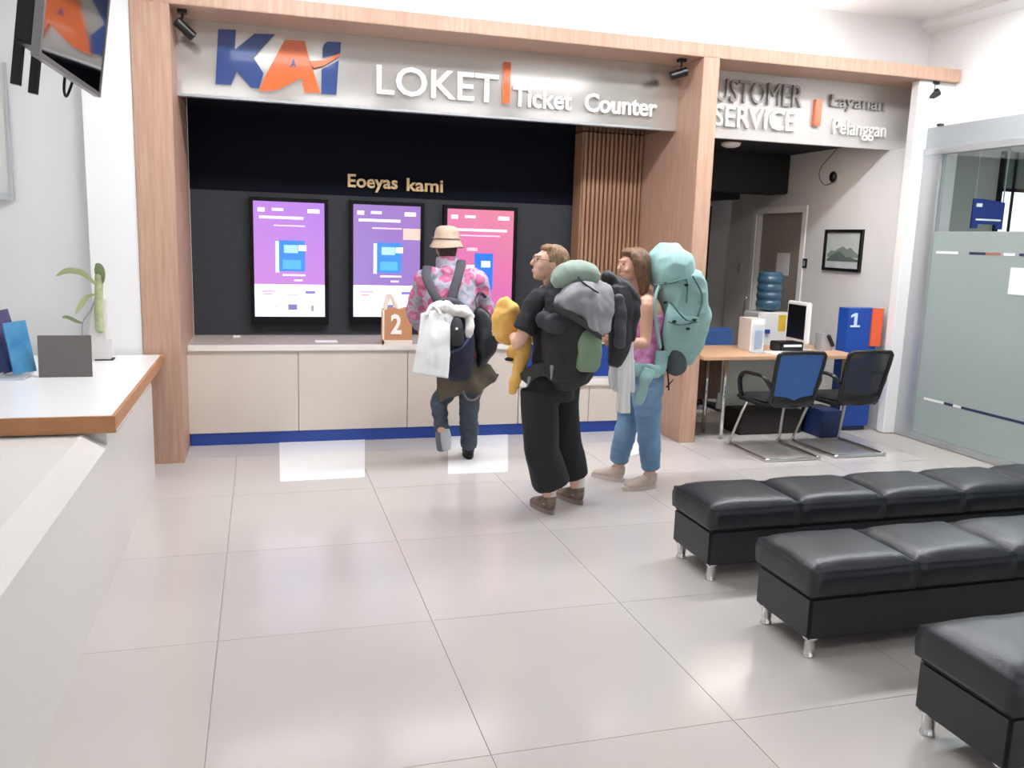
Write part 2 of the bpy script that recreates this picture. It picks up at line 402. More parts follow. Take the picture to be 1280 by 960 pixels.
# ceiling lamps of the hall: long diffusers in rows
def ceiling_light(x, y, lx, ly, label, power):
    t = thing('ceiling_light', label, 'ceiling light', (x, y, 3.76), 0, 'ceiling lights of the hall')
    f = bmesh.new()
    for a in ((-lx/2 - .03, -lx/2, -ly/2 - .03, ly/2 + .03), (lx/2, lx/2 + .03, -ly/2 - .03, ly/2 + .03), (-lx/2, lx/2, -ly/2 - .03, -ly/2), (-lx/2, lx/2, ly/2, ly/2 + .03)):
        box(f, *a, -.05, 0)
    obj('frame', f, M_whitem, t, loc=(0, 0, 0))
    obj('diffuser', bx(-lx/2, lx/2, -ly/2, ly/2, -.04, -.01), mat('lamp_%g' % power, '#f7f9ff', .5, emit=power), t, loc=(0, 0, 0))
for x, w_ in ((0.2, 'left screen'), (1.9, 'right screen'), (3.6, 'right wood post'), (5.1, 'service room')):
    ceiling_light(x, 5.2, 1.3, .3, 'long white ceiling light out in front of the ' + w_, CEIL_POWER)
for x, w_ in ((-.6, 'leftmost'), (1.2, 'second from left'), (3.0, 'third from left'), (4.8, 'rightmost')):
    ceiling_light(x, -.3, 1.2, .6, 'wide white ceiling light in the rear hall row, ' + w_, CEIL_POWER * .12)
for x, w_ in ((.3, 'reception counter side'), (3.6, 'bench side')):
    ceiling_light(x, 2.6, 1.2, .6, 'wide white ceiling light in the middle row on the ' + w_, CEIL_POWER * .10)
t = thing('ceiling_light', 'white ceiling light in the room beyond the glass', 'ceiling light', (7.4, 6.5, 2.95))
obj('diffuser', bx(-.6, .6, -.3, .3, -.04, -.0), mat('lamp_annex', '#f4faff', .5, emit=16.0), t, loc=(0, 0, 0))

cv = thing('cove_light', 'hidden strip of light lying on top of the wood beam, washing the white wall', 'strip light', (2.5, 6.68, 3.265))  # invented strip, added to bleach the wall above the beam
obj('channel', bx(-3.2, 2.4, -.04, .04, 0, .02), M_alu, cv, loc=(0, 0, 0)); obj('diffuser', bx(-3.19, 2.39, -.03, .03, .02, .03), mat('lamp_cove', '#ffffff', .5, emit=8.0), cv, loc=(0, 0, 0))  # channel and diffuser of the added strip

# ============================================================= WOOD PORTAL
struct(obj('trim_6', bx(-.81, -.56, 6.45, 7.71, 0, 3.16, bev=.004), M_wood))
struct(obj('trim_7', bx(3.42, 3.565, 6.45, 7.55, 0, 3.16, bev=.004), M_wood))
struct(obj('trim_8', bx(-.81, 5.93, 6.45, 6.87, 3.16, 3.265, bev=.004), M_woodh))
pf = struct(obj('wall_slatted', bx(2.86, 3.42, 7.52, 7.56, .8, 2.655), M_woodgap))
obj('slat_return', bx(2.82, 2.86, 7.52, 7.715, .8, 2.655), M_woodd, pf)
sl0 = None
for i in range(14):
    x = 2.835 + i * .0418
    if sl0 is None: sl0 = obj('slat', bx(0, .024, -.028, 0, .8, 2.655), M_woodd, pf, loc=(x, 7.52, 0))
    else:
        o = sl0.copy(); COL.objects.link(o); o.location = (x, 7.52, 0)

# ============================================================= SIGNS
SY = 6.87
sg = thing('ticket_sign', 'mirror polished fascia sign above the ticket counter with blue and orange logo', 'sign', (1.4, SY, 2.64))
obj('board', bx(-.56, 3.42, SY, SY + .05, 2.645, 3.16), M_mirror, sg)
obj('bottom_lip', bx(-.56, 3.42, SY - .004, SY + .06, 2.63, 2.648), M_alu, sg)
def P(*pts): return [(p[0], p[2]) for p in pts]
LY = 6.84
def logo(pts, m, y0=LY, y1=SY, nm='letter'): return obj(nm, prism(bmesh.new(), pts, 'y', y0, y1), m, sg)
logo(P((-0.268,6.840,3.106), (-0.145,6.840,3.113), (-0.156,6.840,2.977), (-0.017,6.840,3.098), (0.128,6.840,3.108), (-0.029,6.840,2.933), (0.041,6.840,2.828), (0.008,6.840,2.718), (-0.050,6.840,2.719), (-0.147,6.840,2.827), (-0.187,6.840,2.728), (-0.297,6.840,2.724)), M_letblue)
la = logo(P((0.196,6.840,3.076), (0.339,6.840,3.081), (0.368,6.840,2.967), (0.451,6.840,2.718), (0.334,6.840,2.713), (0.312,6.840,2.814), (0.217,6.840,2.759), (0.127,6.840,2.713), (0.005,6.840,2.699), (0.066,6.840,2.835)), M_letor)
obj('logo_arrow', prism(bmesh.new(), P((0.258,6.835,2.952), (0.274,6.835,2.885), (0.258,6.835,2.903), (0.230,6.835,2.879)), 'y', LY - .006, LY), M_letblue, la)
logo(P((0.504,6.840,3.090), (0.605,6.840,3.095), (0.598,6.840,3.016), (0.468,6.840,2.971), (0.467,6.840,3.039), (0.479,6.840,3.069)), M_letblue)
logo(P((0.460,6.840,2.891), (0.587,6.840,2.964), (0.568,6.840,2.715), (0.456,6.840,2.712)), M_letblue)
logo(P((0.368,6.840,2.938), (0.478,6.840,2.955), (0.603,6.840,3.016), (0.579,6.840,2.985), (0.478,6.840,2.915), (0.402,6.840,2.892)), M_letor, LY - .012, LY - .004, 'swoosh')
letters('LOKET', .85, 1.835, 2.748, .205, 6.85, M_letw, sg, bold=.012, depth=.03)
obj('divider_bar', bx(1.872, 1.93, 6.83, SY, 2.745, 3.06), M_letor, sg)
letters('Ticket', 1.955, 2.455, 2.735, .145, 6.85, M_letw, sg, bold=.022, depth=.03)
letters('Counter', 2.565, 3.215, 2.735, .138, 6.85, M_letw, sg, bold=.022, depth=.03)
for s_, a, b in (('a', 0, 0),): pass
sg2 = thing('service_sign', 'pale metal fascia sign over the service room with an orange bar between its words', 'sign', (4.6, SY, 2.6))
obj('board', bx(3.565, 5.90, SY, SY + .05, 2.60, 3.16), mat('satin_steel', '#cbc6c0', 0.36, metal=.3), sg2)
letters('CUSTOMER', 3.62, 4.615, 2.905, .185, 6.85, M_letg, sg2, bold=.0, depth=.03)
letters('SERVICE', 3.75, 4.565, 2.70, .165, 6.85, M_letw, sg2, bold=.008, depth=.03)
obj('divider_bar', bx(4.75, 4.815, 6.83, SY, 2.757, 2.985), M_letor, sg2)
letters('Layanan', 4.9, 5.50, 2.94, .10, 6.85, M_letg, sg2, bold=.008, depth=.03)
letters('Pelanggan', 4.95, 5.53, 2.705, .125, 6.85, M_letw, sg2, bold=.006, depth=.03)
ws = thing('wall_lettering', 'gold lettering on the navy wall above the middle screen', 'lettering', (1.15, 7.7, 2.07))
letters('Eoeyas', .725, 1.17, 2.085, .105, 7.70, M_letgold, ws, bold=.02, depth=.03, slant=-.0)
letters('kami', 1.24, 1.58, 2.075, .105, 7.70, M_letgold, ws, bold=.02, depth=.03)

# spot lamps
def spot(x, y, z, d, label, grp='track spots under the beam'):
    t = thing('track_spot', label, 'spotlight', (x, y, z), 0, grp)
    b = bmesh.new(); box(b, -.03, .03, -.03, .03, -.025, 0); obj('base', b, M_black, t, loc=(0, 0, 0))
    b = bmesh.new(); tube(b, [(0, 0, -.02), (0, 0, -.09)], .008, seg=8); obj('stem', b, M_black, t, loc=(0, 0, 0))
    d = V(d).normalized(); b = bmesh.new(); tube(b, [V((0, 0, -.11)) - d * .05, V((0, 0, -.11)) + d * .09], .035, seg=16, cap=.2)
    obj('lamp_head', b, M_black, t, smooth=False, loc=(0, 0, 0))
spot(-.49, 6.6, 3.16, (.6, .2, -.5), 'black spot lamp under the left end of the wood beam')
spot(3.30, 6.6, 3.16, (-.7, .1, -.25), 'black spot lamp beside the right wood post')
spot(5.72, 6.52, 3.16, (-.75, .2, -.45), 'black spot lamp under the free right end of the beam')

# ============================================================= SCREENS
def screen(x0, x1, z0, z1, kind, label):
    y = 7.715
    t = thing('display_screen', label, 'screen', ((x0 + x1) / 2, y, z0), 0, 'upright screens behind the counter')
    f = bmesh.new(); bw = .032; zb = z0 + .07
    box(f, x0, x0 + bw, y - .06, y, z0, z1); box(f, x1 - bw, x1, y - .06, y, z0, z1); box(f, x0 + bw, x1 - bw, y - .06, y, z1 - bw, z1); box(f, x0 + bw, x1 - bw, y - .06, y, z0, zb)
    obj('frame', f, M_frame, t)
    X0, X1, Z0, Z1 = x0 + bw, x1 - bw, zb, z1 - bw; W = X1 - X0; Hh = Z1 - Z0
    m = bpy.data.materials.new('screen_gradient_' + kind); m.use_nodes = True; n = m.node_tree
    bs = n.nodes['Principled BSDF']; bs.inputs['Base Color'].default_value = (0, 0, 0, 1); bs.inputs['Roughness'].default_value = .2
    tc = n.nodes.new('ShaderNodeTexCoord'); sp = n.nodes.new('ShaderNodeSeparateXYZ'); rp = n.nodes.new('ShaderNodeValToRGB'); ad = n.nodes.new('ShaderNodeMath'); ad.operation = 'MULTIPLY_ADD'
    n.links.new(tc.outputs['Generated'], sp.inputs[0]); n.links.new(sp.outputs['Z'], ad.inputs[0]); ad.inputs[1].default_value = .75
    sc_ = n.nodes.new('ShaderNodeMath'); sc_.operation = 'MULTIPLY'; sc_.inputs[1].default_value = .25; n.links.new(sp.outputs['X'], sc_.inputs[0]); n.links.new(sc_.outputs[0], ad.inputs[2])
    n.links.new(ad.outputs[0], rp.inputs[0])
    cols = {'violet': ('#da92e2', '#bd86ec'), 'purple': ('#a88fda', '#a67ccc'), 'pink': ('#e26cc8', '#ee8ba2')}[kind]
    rp.color_ramp.elements[0].color = lin(cols[0]); rp.color_ramp.elements[1].color = lin(cols[1])
    n.links.new(rp.outputs[0], bs.inputs['Emission Color']); bs.inputs['Emission Strength'].default_value = .62
    E = lambda h, e=1.0: mat('screen_' + h[1:], h, .3, emit=.62, spec=.1)
    pn = obj('screen_panel', bx(X0, X1, y - .045, y - .01, Z0, Z1), m, t)
    def R(u0, u1, v0, v1, h, nm='graphic', e=1.0, lift=.001):
        obj(nm, bx(X0 + u0 * W, X0 + u1 * W, y - .046 - lift, y - .0452, Z0 + v0 * Hh, Z0 + v1 * Hh), E(h, e), pn)
    R(.06, .16, .91, .945, '#f2dcf6'); R(.26, .42, .92, .945, '#eac9f2'); R(.76, .93, .91, .945, '#f4e0f8')
    if kind != 'pink':
        R(0, 1, 0, .285, '#ece2f8', 'footer_panel', 1.0, .0005)
        R(.08, .70, .852, .876, '#ecd0f4'); R(.28, .72, .79, .802, '#dcb0ea')
        R(.30, .35, .39, .66, '#cfe2f8', 'card_edge'); R(.35, .72, .40, .67, '#3d74c0', 'picture', 1, .0015)
        R(.42, .62, .56, .63, '#8fb8e2', 'picture_detail', 1, .002); R(.40, .66, .42, .50, '#4f96d0', 'picture_detail', 1, .002); R(.63, .74, .58, .63, '#dfeafa', 'picture_detail', 1, .002)
        R(.40, .72, .36, .375, '#eed8f6'); R(.56, .68, .315, .33, '#eed8f6')
        R(.10, .30, .215, .235, '#b79fc0'); R(.12, .24, .19, .205, '#c58fa0'); R(.72, .86, .205, .23, '#6f6bb0'); R(.44, .62, .185, .20, '#c9a9bc')
        R(.12, .19, .075, .095, '#b9b0cc'); R(.27, .32, .07, .10, '#b9b0cc'); R(.47, .60, .06, .11, '#6a6796', 'train_icon'); R(.80, .84, .05, .10, '#7f7a9a')
        if kind == 'purple': R(.74, 1.0, .70, .80, '#d9a59a', 'picture_detail', 1, .002)
    else:
        R(.12, .90, .80, .825, '#f6c0d8'); R(.2, .80, .755, .767, '#f0a8cc')
        R(.42, .70, .26, .60, '#2f63c8', 'picture', 1, .0015); R(.52, .66, .47, .53, '#b9cdf2', 'picture_detail', 1, .002)
        R(.30, .46, .62, .65, '#f4a0a8'); R(.30, .42, .40, .49, '#f2c8ea', 'picture_detail', 1, .002)
        g = bmesh.new(); prism(g, [(X0 + .45 * W, Z0), (X1, Z0 + .09 * Hh), (X1, Z0 + .15 * Hh), (X0 + .62 * W, Z0 + .02 * Hh), (X0 + .55 * W, Z0)], 'y', y - .0475, y - .046); obj('graphic', g, E('#f2d4f0'), pn)
screen(-.09, .563, .885, 1.965, 'violet', 'leftmost of three lit upright screens, violet picture with white footer')
screen(.745, 1.402, .887, 1.97, 'purple', 'middle lit upright screen, purple picture, under the gold lettering')
screen(1.58, 2.268, .887, 1.965, 'pink', 'rightmost lit upright screen, pink picture with a blue card')

# ============================================================= TICKET COUNTER
tcn = thing('ticket_counter', 'long beige panelled counter with white top and blue foot strip', 'counter', (1.4, 7.0, 0))
obj('worktop', bx(-.56, 2.12, 6.95, 7.715, .765, .79), M_stone, tcn)
obj('top_edge', bx(-.555, 2.12, 6.93, 6.955, .752, .80, bev=.004), M_ctop, tcn)
obj('lower_top', bx(2.12, 3.42, 6.93, 7.3, .425, .49, bev=.004), M_ctop, tcn)
obj('blue_upstand', bx(2.12, 3.42, 7.05, 7.09, .49, .78), M_kick, tcn)
obj('lower_back_top', bx(2.12, 3.42, 7.05, 7.52, .765, .79), M_stone, tcn)
xs = [-.60, .27, 1.15, 2.115]
for a, b in zip(xs, xs[1:]): obj('front_panel', bx(a + .003, b - .003, 6.95, 6.975, .10, .752), M_laminate, tcn)
for a, b in ((2.118, 2.77), (2.77, 3.42)): obj('front_panel', bx(a + .003, b - .003, 6.95, 6.975, .10, .425), M_laminate, tcn)
obj('carcass', bx(-.555, 2.12, 6.975, 7.70, .0, .764), M_laminate, tcn)
obj('carcass', bx(2.12, 3.415, 6.975, 7.50, .0, .424), M_laminate, tcn)
obj('foot_strip', bx(-.555, 3.415, 6.96, 6.975, .0, .10), M_kick, tcn)
M_patch = mat('floor_plate', '#fbfbfa', .08, spec=.7)
def plate(pts, label):  # bright patches on the floor, put in as thin white shapes
    tag(obj('floor_plate', prism(bmesh.new(), [(p[0], p[1]) for p in pts], 'z', .0005, .004), M_patch), label, 'floor plate', 'white floor plates before the counter')
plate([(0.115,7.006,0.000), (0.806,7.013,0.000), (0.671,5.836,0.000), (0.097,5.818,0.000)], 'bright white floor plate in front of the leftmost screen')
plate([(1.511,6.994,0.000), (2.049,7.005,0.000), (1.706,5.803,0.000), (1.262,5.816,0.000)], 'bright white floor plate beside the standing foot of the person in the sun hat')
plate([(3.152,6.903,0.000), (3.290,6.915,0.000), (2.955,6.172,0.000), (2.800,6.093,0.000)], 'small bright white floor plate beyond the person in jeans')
# things on the counter
bg = thing('paper_bag', 'brown paper bag with white number 2 and white handles on the counter', 'bag', (1.02, 7.0, .80))
b = bmesh.new(); prism(b, [(.0, 0), (.245, 0), (.235, .29), (.20, .30), (.15, .285), (.1, .295), (.006, .28)], 'y', 0, .11); obj('bag_body', b, mat('kraft', '#c18a62', .8, bump=.2, bscale=30), bg, loc=(-.08, -.06, 0))
b = bmesh.new(); box(b, -.003, .013, -.004, 0, 0, .285); box(b, -.003, .245, -.004, 0, 0, .035); obj('white_border', b, mat('cream_paper', '#e8d9c8', .7), bg, loc=(-.08, -.06, 0))
for yy in (-.055, .045):
    b = bmesh.new(); tube(b, crom([(-.06, yy, .27), (-.035, yy, .37), (-.015, yy, .40), (.005, yy, .37), (.045, yy, .28)], 5), (.012, .003), ref=(1, 0, 0), seg=8, cap=0); obj('handle', b, mat('cream_paper', '#e8d9c8', .7), bg, loc=(0, 0, 0))
letters('2', 1.005, 1.095, .89, .15, 6.936, M_letw, bg, bold=.03, depth=.004, name='number')
ps = tag(obj('paper_sheet', bx(.42, .60, 7.15, 7.30, .7905, .7925), M_whitem), 'white paper sheet lying on the counter below the leftmost screen', 'paper')
tag(obj('paper_slip', bx(-.24, -.18, 7.55, 7.60, .7905, .80), M_whitem), 'tiny white slip on the counter near the left post', 'paper')
kd = thing('card_reader', 'small white and grey card reader on the counter beside the yellow jacket', 'card reader', (2.0, 7.02, .80))
obj('base', bx(-.06, .06, -.05, .05, 0, .03), mat('grey_plastic', '#7c8084', .5), kd, loc=(0, 0, 0)); obj('top_shell', bx(-.045, .05, -.04, .04, .03, .085, bev=.008), M_white, kd, loc=(0, 0, 0))

# ============================================================= LEFT COUNTER
lc = thing('reception_counter', 'white reception counter along the left edge with brown edged raised top', 'counter', (-.72, 4, 0))
obj('front_panel', bx(-.74, -.7155, .3, 6.05, .0, .655), M_deskw, lc)
obj('lower_top', bx(-1.55, -.82, .3, 6.40, .68, .712, bev=.004), M_deskw, lc)
obj('front_lip', prism(bmesh.new(), [(-.83, .716), (-.818, .716), (-.713, .655), (-.713, .60), (-.83, .60)], 'y', .3, 4.3), M_deskw, lc)
obj('end_panel', bx(-1.5, -.74, 6.0, 6.05, 0, .68), M_deskw, lc)
obj('raised_top', bx(-1.62, -.69, 4.31, 6.42, .74, .80), M_white, lc)
b = bmesh.new(); box(b, -1.62, -.672, 4.29, 4.31, .722, .802); box(b, -.69, -.672, 4.31, 6.42, .735, .802); obj('edge_band', b, M_edge, lc)
obj('riser', bx(-1.5, -.72, 4.33, 6.05, .655, .74), M_deskw, lc)
# things on it
st = thing('desk_sign', 'grey brown easel sign seen from behind on the reception counter', 'sign stand', (-1.11, 5.48, .80))
b = bmesh.new(); box(b, -.145, .14, -.004, .004, 0, .245); obj('board', b, mat('taupe_board', '#6b6562', .6), st, loc=(0, 0, 0)).rotation_euler = (-.08, 0, 0)
b = bmesh.new(); prism(b, [(0, 0), (.12, 0), (.02, .2)], 'x', -.03, .03); obj('strut', b, mat('taupe_board', '#6b6562', .6), st, loc=(0, 0.006, 0))
for i, (x, y, rot, h, c1, c2, lb) in enumerate(((-1.40, 5.58, .20, .36, '#6a5a86', '#45406a', 'violet leaflet leaning leftmost in the counter leaflet stand'), (-1.33, 5.50, .12, .30, '#5b9cc0', '#2e78ae', 'light blue leaflet in front in the counter leaflet stand'), (-1.46, 5.50, .22, .26, '#2b3d78', '#1e2c5a', 'navy leaflet at the far left of the leaflet stand'))):
    o = obj('leaflet', bx(-.06, .06, -.012, .012, 0, h), mat('leaflet_%d' % i, c1, .35, var=1, hex2=c2, vscale=8), loc=(x, y, .826)); o.rotation_euler = (-.1, -rot, .5)
    tag(o, lb, 'leaflet', 'leaflets on the reception counter')
ls = thing('leaflet_stand', 'clear leaflet stand holding the leaflets on the reception counter', 'stand', (-1.42, 5.5, .8015))
obj('tray', bx(-.13, .11, -.12, .12, 0, .012), mat('acrylic', '#dfe6ea', .1, alpha=.6), ls, loc=(0, 0, 0))
vp = thing('potted_plant', 'lucky bamboo cutting with pale leaves in a white square vase', 'plant', (-1.05, 6.2, .80))
b = bmesh.new(); prism(b, [(-.09, 0), (.075, 0), (.075, .13), (.055, .13), (.055, .41), (-.012, .41), (-.03, .30), (-.06, .12)], 'y', -.045, .045); obj('vase', b, mat('vase_milk', '#efe9e6', .25, alpha=.75), vp, loc=(0, 0, 0))
b = bmesh.new(); tube(b, crom([(.02, -.052, .20), (.018, -.052, .32), (.024, -.05, .45), (.03, -.05, .56)], 4), [.026] * 13, seg=12); obj('stalk', b, mat('stalk_green', '#aab386', .5, var=.2, vscale=20), vp, smooth=True, loc=(0, 0, 0))
obj('base_mat', bx(-.02, .09, -.05, .05, -.0, .008), M_blackm, vp, loc=(0, 0, 0))
def leaf(name, pts, w, m, parent):
    pts = crom(pts, 5); b = bmesh.new(); n = len(pts); L, Rr, T = [], [], []
    for i, p in enumerate(pts):
        u = i / (n - 1); ww = w * (sin(pi * min(1, u * .92 + .06))) ** .8
        t = (pts[min(i+1, n-1)] - pts[max(i-1, 0)]).normalized(); s = t.cross(V((0, 1, 0)))
        s = (s.normalized() * .8 + V((0, .6, 0))).normalized()
        L.append(b.verts.new(p + s * ww)); T.append(b.verts.new(p + V((0, 0, -ww * .25)))); Rr.append(b.verts.new(p - s * ww))
    for i in range(n - 1):
        b.faces.new((L[i], T[i], T[i+1], L[i+1])); b.faces.new((T[i], Rr[i], Rr[i+1], T[i+1]))
    return obj(name, b, m, parent, smooth=True, loc=(0, 0, 0))
Lg = mat('leaf_pale', '#b9c08c', .5); Ld = mat('leaf_olive', '#8a9a68', .5)
leaf('leaf', [(.01, -.05, .50), (-.06, -.06, .575), (-.15, -.06, .59), (-.22, -.06, .555)], .026, Lg, vp)
leaf('leaf', [(.0, -.05, .44), (-.05, -.06, .42), (-.09, -.06, .36), (-.12, -.06, .31)], .02, Lg, vp)
leaf('leaf', [(.035, -.04, .50), (.04, -.06, .56), (.035, -.07, .615), (.02, -.08, .64)], .045, Ld, vp)
leaf('leaf', [(-.08, -.06, .25), (-.12, -.06, .265), (-.17, -.06, .29), (-.2, -.06, .285)], .017, Ld, vp)
b = bmesh.new(); tube(b, crom([(-.085, -.06, .02), (-.085, -.06, .12), (-.08, -.06, .25), (-.03, -.06, .33), (.0, -.05, .40)], 4), .004, seg=6); obj('stem', b, mat('stem_grey', '#8f93a0', .6), vp, smooth=True, loc=(0, 0, 0))
# wall board + tv
wb = thing('notice_board', 'pale framed notice board on the wall at the far left edge', 'board', (-1.66, 6.54, 1.86))
obj('panel', bx(-.13, .075, -.02, .0, .02, .85), mat('board_grey', '#cfcdc9', .6), wb, loc=(0, 0, 0)); obj('frame_rail', bx(-.14, .085, -.03, 0, -.03, .02), M_alu, wb, loc=(0, 0, 0)); obj('frame_stile', bx(.07, .085, -.03, 0, .02, .85), M_alu, wb, loc=(0, 0, 0))
tv = thing('ceiling_television', 'black television hung from the ceiling at upper left, mirroring the sign', 'television', (-.745, 4.14, 2.285))
def tvp(bm): 
    return bm
b = bmesh.new(); box(b, -.03, 0, -.5, .5, 0, .02); box(b, -.03, 0, -.5, .5, .58, .60); box(b, -.03, 0, -.5, -.475, .02, .58); box(b, -.03, 0, .488, .5, .02, .58)
tf = obj('bezel', b, mat('bezel_grey', '#8e8a8c', .3, metal=.5), tv, loc=(0, 0, 0))
obj('screen_glass', bx(-.025, -.004, -.475, .488, .02, .58), M_glassbl, tv, loc=(0, 0, 0))
obj('back_shell', bx(-.10, -.03, -.47, .45, .04, .56, bev=.01), M_black, tv, loc=(0, 0, 0))
for y in (-.36, -.14): obj('bracket_leg', bx(-.13, -.10, y, y + .035, -.10, .3), M_black, tv, loc=(0, 0, 0))
b = bmesh.new(); tube(b, [(-.16, 0, .3), (-.36, 0, 1.49)], .03, seg=12); obj('hanging_pole', b, M_alu, tv, smooth=True, loc=(0, 0, 0))
obj('mount_plate', bx(-.15, -.10, -.25, .2, .15, .42), M_black, tv, loc=(0, 0, 0))
b = bmesh.new(); tube(b, crom([(-.06, .1, .06), (-.07, .14, -.03), (-.07, .2, -.05), (-.06, .25, .05)], 4), .006, seg=6); obj('cable', b, M_blackm, tv, smooth=True, loc=(0, 0, 0))
tv.rotation_euler = (0, .143, -.0435)

# ============================================================= BENCHES
def bench(y0, y1, label, n=6, x0=2.12):
    cw = .518; L = n * cw
    t = thing('waiting_bench', label, 'bench', (x0 + L / 2, (y0 + y1) / 2, 0), 0, 'black leather waiting benches')
    me = None
    b = bmesh.new(); box(b, -L/2 + .01, L/2 - .01, -(y1-y0)/2 + .012, (y1-y0)/2 - .012, .085, .272, bev=.012); obj('base', b, M_leather, t, loc=(0, 0, 0))
    obj('seam_strip', bx(-L/2 + .015, L/2 - .015, -(y1-y0)/2 + .02, (y1-y0)/2 - .02, .268, .284), M_seam, t, loc=(0, 0, 0))
    c0 = None
    for i in range(n):
        xc = -L/2 + cw * (i + .5)
        if c0 is None:
            b = bmesh.new(); d = (y1 - y0) / 2; hw = cw / 2 - .004; nu, nv = 14, 12
            box(b, -hw, hw, -d, d, 0, .128)
            bmesh.ops.subdivide_edges(b, edges=b.edges[:], cuts=9, use_grid_fill=True)
            for v in b.verts:
                fx, fy = abs(v.co.x) / hw, abs(v.co.y) / d
                if v.co.z > .06:
                    dome = (1 - fx ** 4) * (1 - fy ** 4); k = (v.co.z - .06) / .068
                    v.co.z += .018 * dome * k
                    rr = max(0, max(fx, fy) - .9) / .1
                    v.co.z -= .016 * k * rr * rr
                    if k > .6: v.co.x *= 1 - .012 * (fx > .95); v.co.y *= 1 - .02 * (fy > .95)
                v.co += V((noise.noise(v.co * 9), noise.noise(v.co * 9 + V((5, 0, 0))), noise.noise(v.co * 7 + V((0, 5, 0))))) * .004
                bulge = sin(pi * min(max(v.co.z / .128, 0), 1)) * .006
                if fx > .97: v.co.x += math.copysign(bulge * .4, v.co.x)
                if fy > .97: v.co.y += math.copysign(bulge, v.co.y)
            c0 = obj('cushion', b, M_leather, t, smooth=True, loc=(xc, 0, .28))
        else:
            o = c0.copy(); COL.objects.link(o); o.location = (xc, 0, .28)
    l0 = None
    for x in [-L/2 + .05, -L/6, L/6, L/2 - .05]:
        for y in (-(y1-y0)/2 + .05, (y1-y0)/2 - .05):
            if l0 is None:
                b = bmesh.new(); lathe(b, [(.026, 0), (.027, .006), (.022, .014), (.024, .075), (.034, .082), (.034, .09)], (0, 0, 0), 18); l0 = obj('leg', b, M_chrome, t, smooth=True, loc=(x, y, 0))
            else:
                o = l0.copy(); COL.objects.link(o); o.location = (x, y, 0)
bench(3.615, 4.035, 'black leather bench in the rear row nearest the service desk')
bench(2.79, 3.21, 'black leather bench in the middle row')
bench(1.87, 2.29, 'black leather bench nearest the viewer at lower right', x0=2.185)

# ============================================================= SERVICE DESK
dk = thing('service_desk', 'beech topped service desk with chrome legs behind the mesh chairs', 'desk', (4.4, 6.8, 0))
obj('desktop', bx(3.57, 5.14, 6.38, 7.15, .72, .752, bev=.004), M_beech, dk)
obj('side_panel', bx(3.72, 3.98, 6.83, 6.86, .30, .72), M_walnut, dk)
obj('modesty_panel', bx(4.05, 5.1, 6.95, 6.97, .18, .72), mat('frosted_panel', '#c9cfc7', .4), dk)
obj('pedestal', bx(3.64, 4.02, 6.86, 7.12, .35, .72), M_walnut, dk)
for x, y in ((3.83, 6.78), (3.86, 6.52), (5.05, 6.5), (5.05, 7.05)):
    b = bmesh.new(); tube(b, [(x, y, .0), (x, y, .72)], .018, seg=12, cap=0); obj('leg', b, M_chrome, dk, smooth=True)
tag(obj('dark_crate', bx(4.1, 4.75, 6.62, 6.9, .0, .22, bev=.01), mat('crate_dark', '#2b2724', .8)), 'dark low crate on the floor under the service desk', 'crate')
nb = tag(obj('navy_box', bx(4.80, 5.00, 6.40, 6.72, 0, .25, bev=.006), M_bluedk), 'navy blue box on the floor beside the service desk', 'box')
# chairs
def chair(x, y, rz, label, panel):
    t = thing('mesh_chair', label, 'chair', (x, y, 0), rz, 'visitor chairs at the service desk')
    B = lambda nm, b, m, par=None, s=True: obj(nm, b, m, par or t, smooth=s, loc=(0, 0, 0))
    b = bmesh.new(); box(b, -.23, .23, -.20, .25, 0, .06, bev=.02); o = B('seat', b, mat('chair_fabric', '#17181a', .85, bump=.2, bscale=90)); o.location = (0, 0, .41)
    def bk(u, v): # back surface
        return V((u * (.19 + .025 * v), -.215 - .10 * v - .03 * (1 - abs(u)) , .47 + .40 * v))
    edge = [bk(-1, 0)] + [bk(-1, .25), bk(-1, .5), bk(-1, .75), bk(-.97, .95), bk(-.85, 1.0), bk(0, 1.02), bk(.85, 1.0), bk(.97, .95), bk(1, .75), bk(1, .5), bk(1, .25), bk(1, 0), bk(.8, -.08), bk(0, -.10), bk(-.8, -.08)]
    b = bmesh.new(); tube(b, edge, .017, ref=(0, 1, 0), seg=8, closed=True); B('back_frame', b, M_black)
    b = bmesh.new(); g = [[b.verts.new(bk(-1 + 2 * i / 8, -.06 + 1.06 * j / 8)) for j in range(9)] for i in range(9)]
    for i in range(8):
        for j in range(8): b.faces.new((g[i][j], g[i+1][j], g[i+1][j+1], g[i][j+1]))
    gb = [[b.verts.new(v.co + V((0, .006, 0))) for v in r] for r in g]
    for i in range(8):
        for j in range(8): b.faces.new((gb[i][j], gb[i][j+1], gb[i+1][j+1], gb[i+1][j]))
    B('back_mesh', b, panel)
    b = bmesh.new(); tube(b, [bk(-.9, .02), bk(-.5, 0), bk(.5, 0), bk(.9, .02)], (.02, .05), ref=(0, 1, 0), seg=8); B('lower_back_bar', b, M_black)
    for s in (-1, 1):
        b = bmesh.new(); tube(b, crom([(s * .19, -.24, .56), (s * .25, -.20, .66), (s * .26, -.05, .67), (s * .26, .10, .655), (s * .25, .17, .58), (s * .23, .16, .45)], 5), (.022, .015), ref=(1, 0, 0), seg=8); B('armrest', b, M_black)
    pts = [(-.17, .02, .42), (-.18, .14, .41), (-.235, .27, .06), (-.24, .27, .018), (-.24, .22, .014), (-.24, -.26, .014), (-.20, -.30, .014), (.20, -.30, .014), (.24, -.26, .014), (.24, .22, .014), (.24, .27, .018), (.235, .27, .06), (.18, .14, .41), (.17, .02, .42)]
    b = bmesh.new(); tube(b, crom(pts, 3), .0125, ref=(.3, .2, 1), seg=8); B('leg_frame', b, M_chrome)
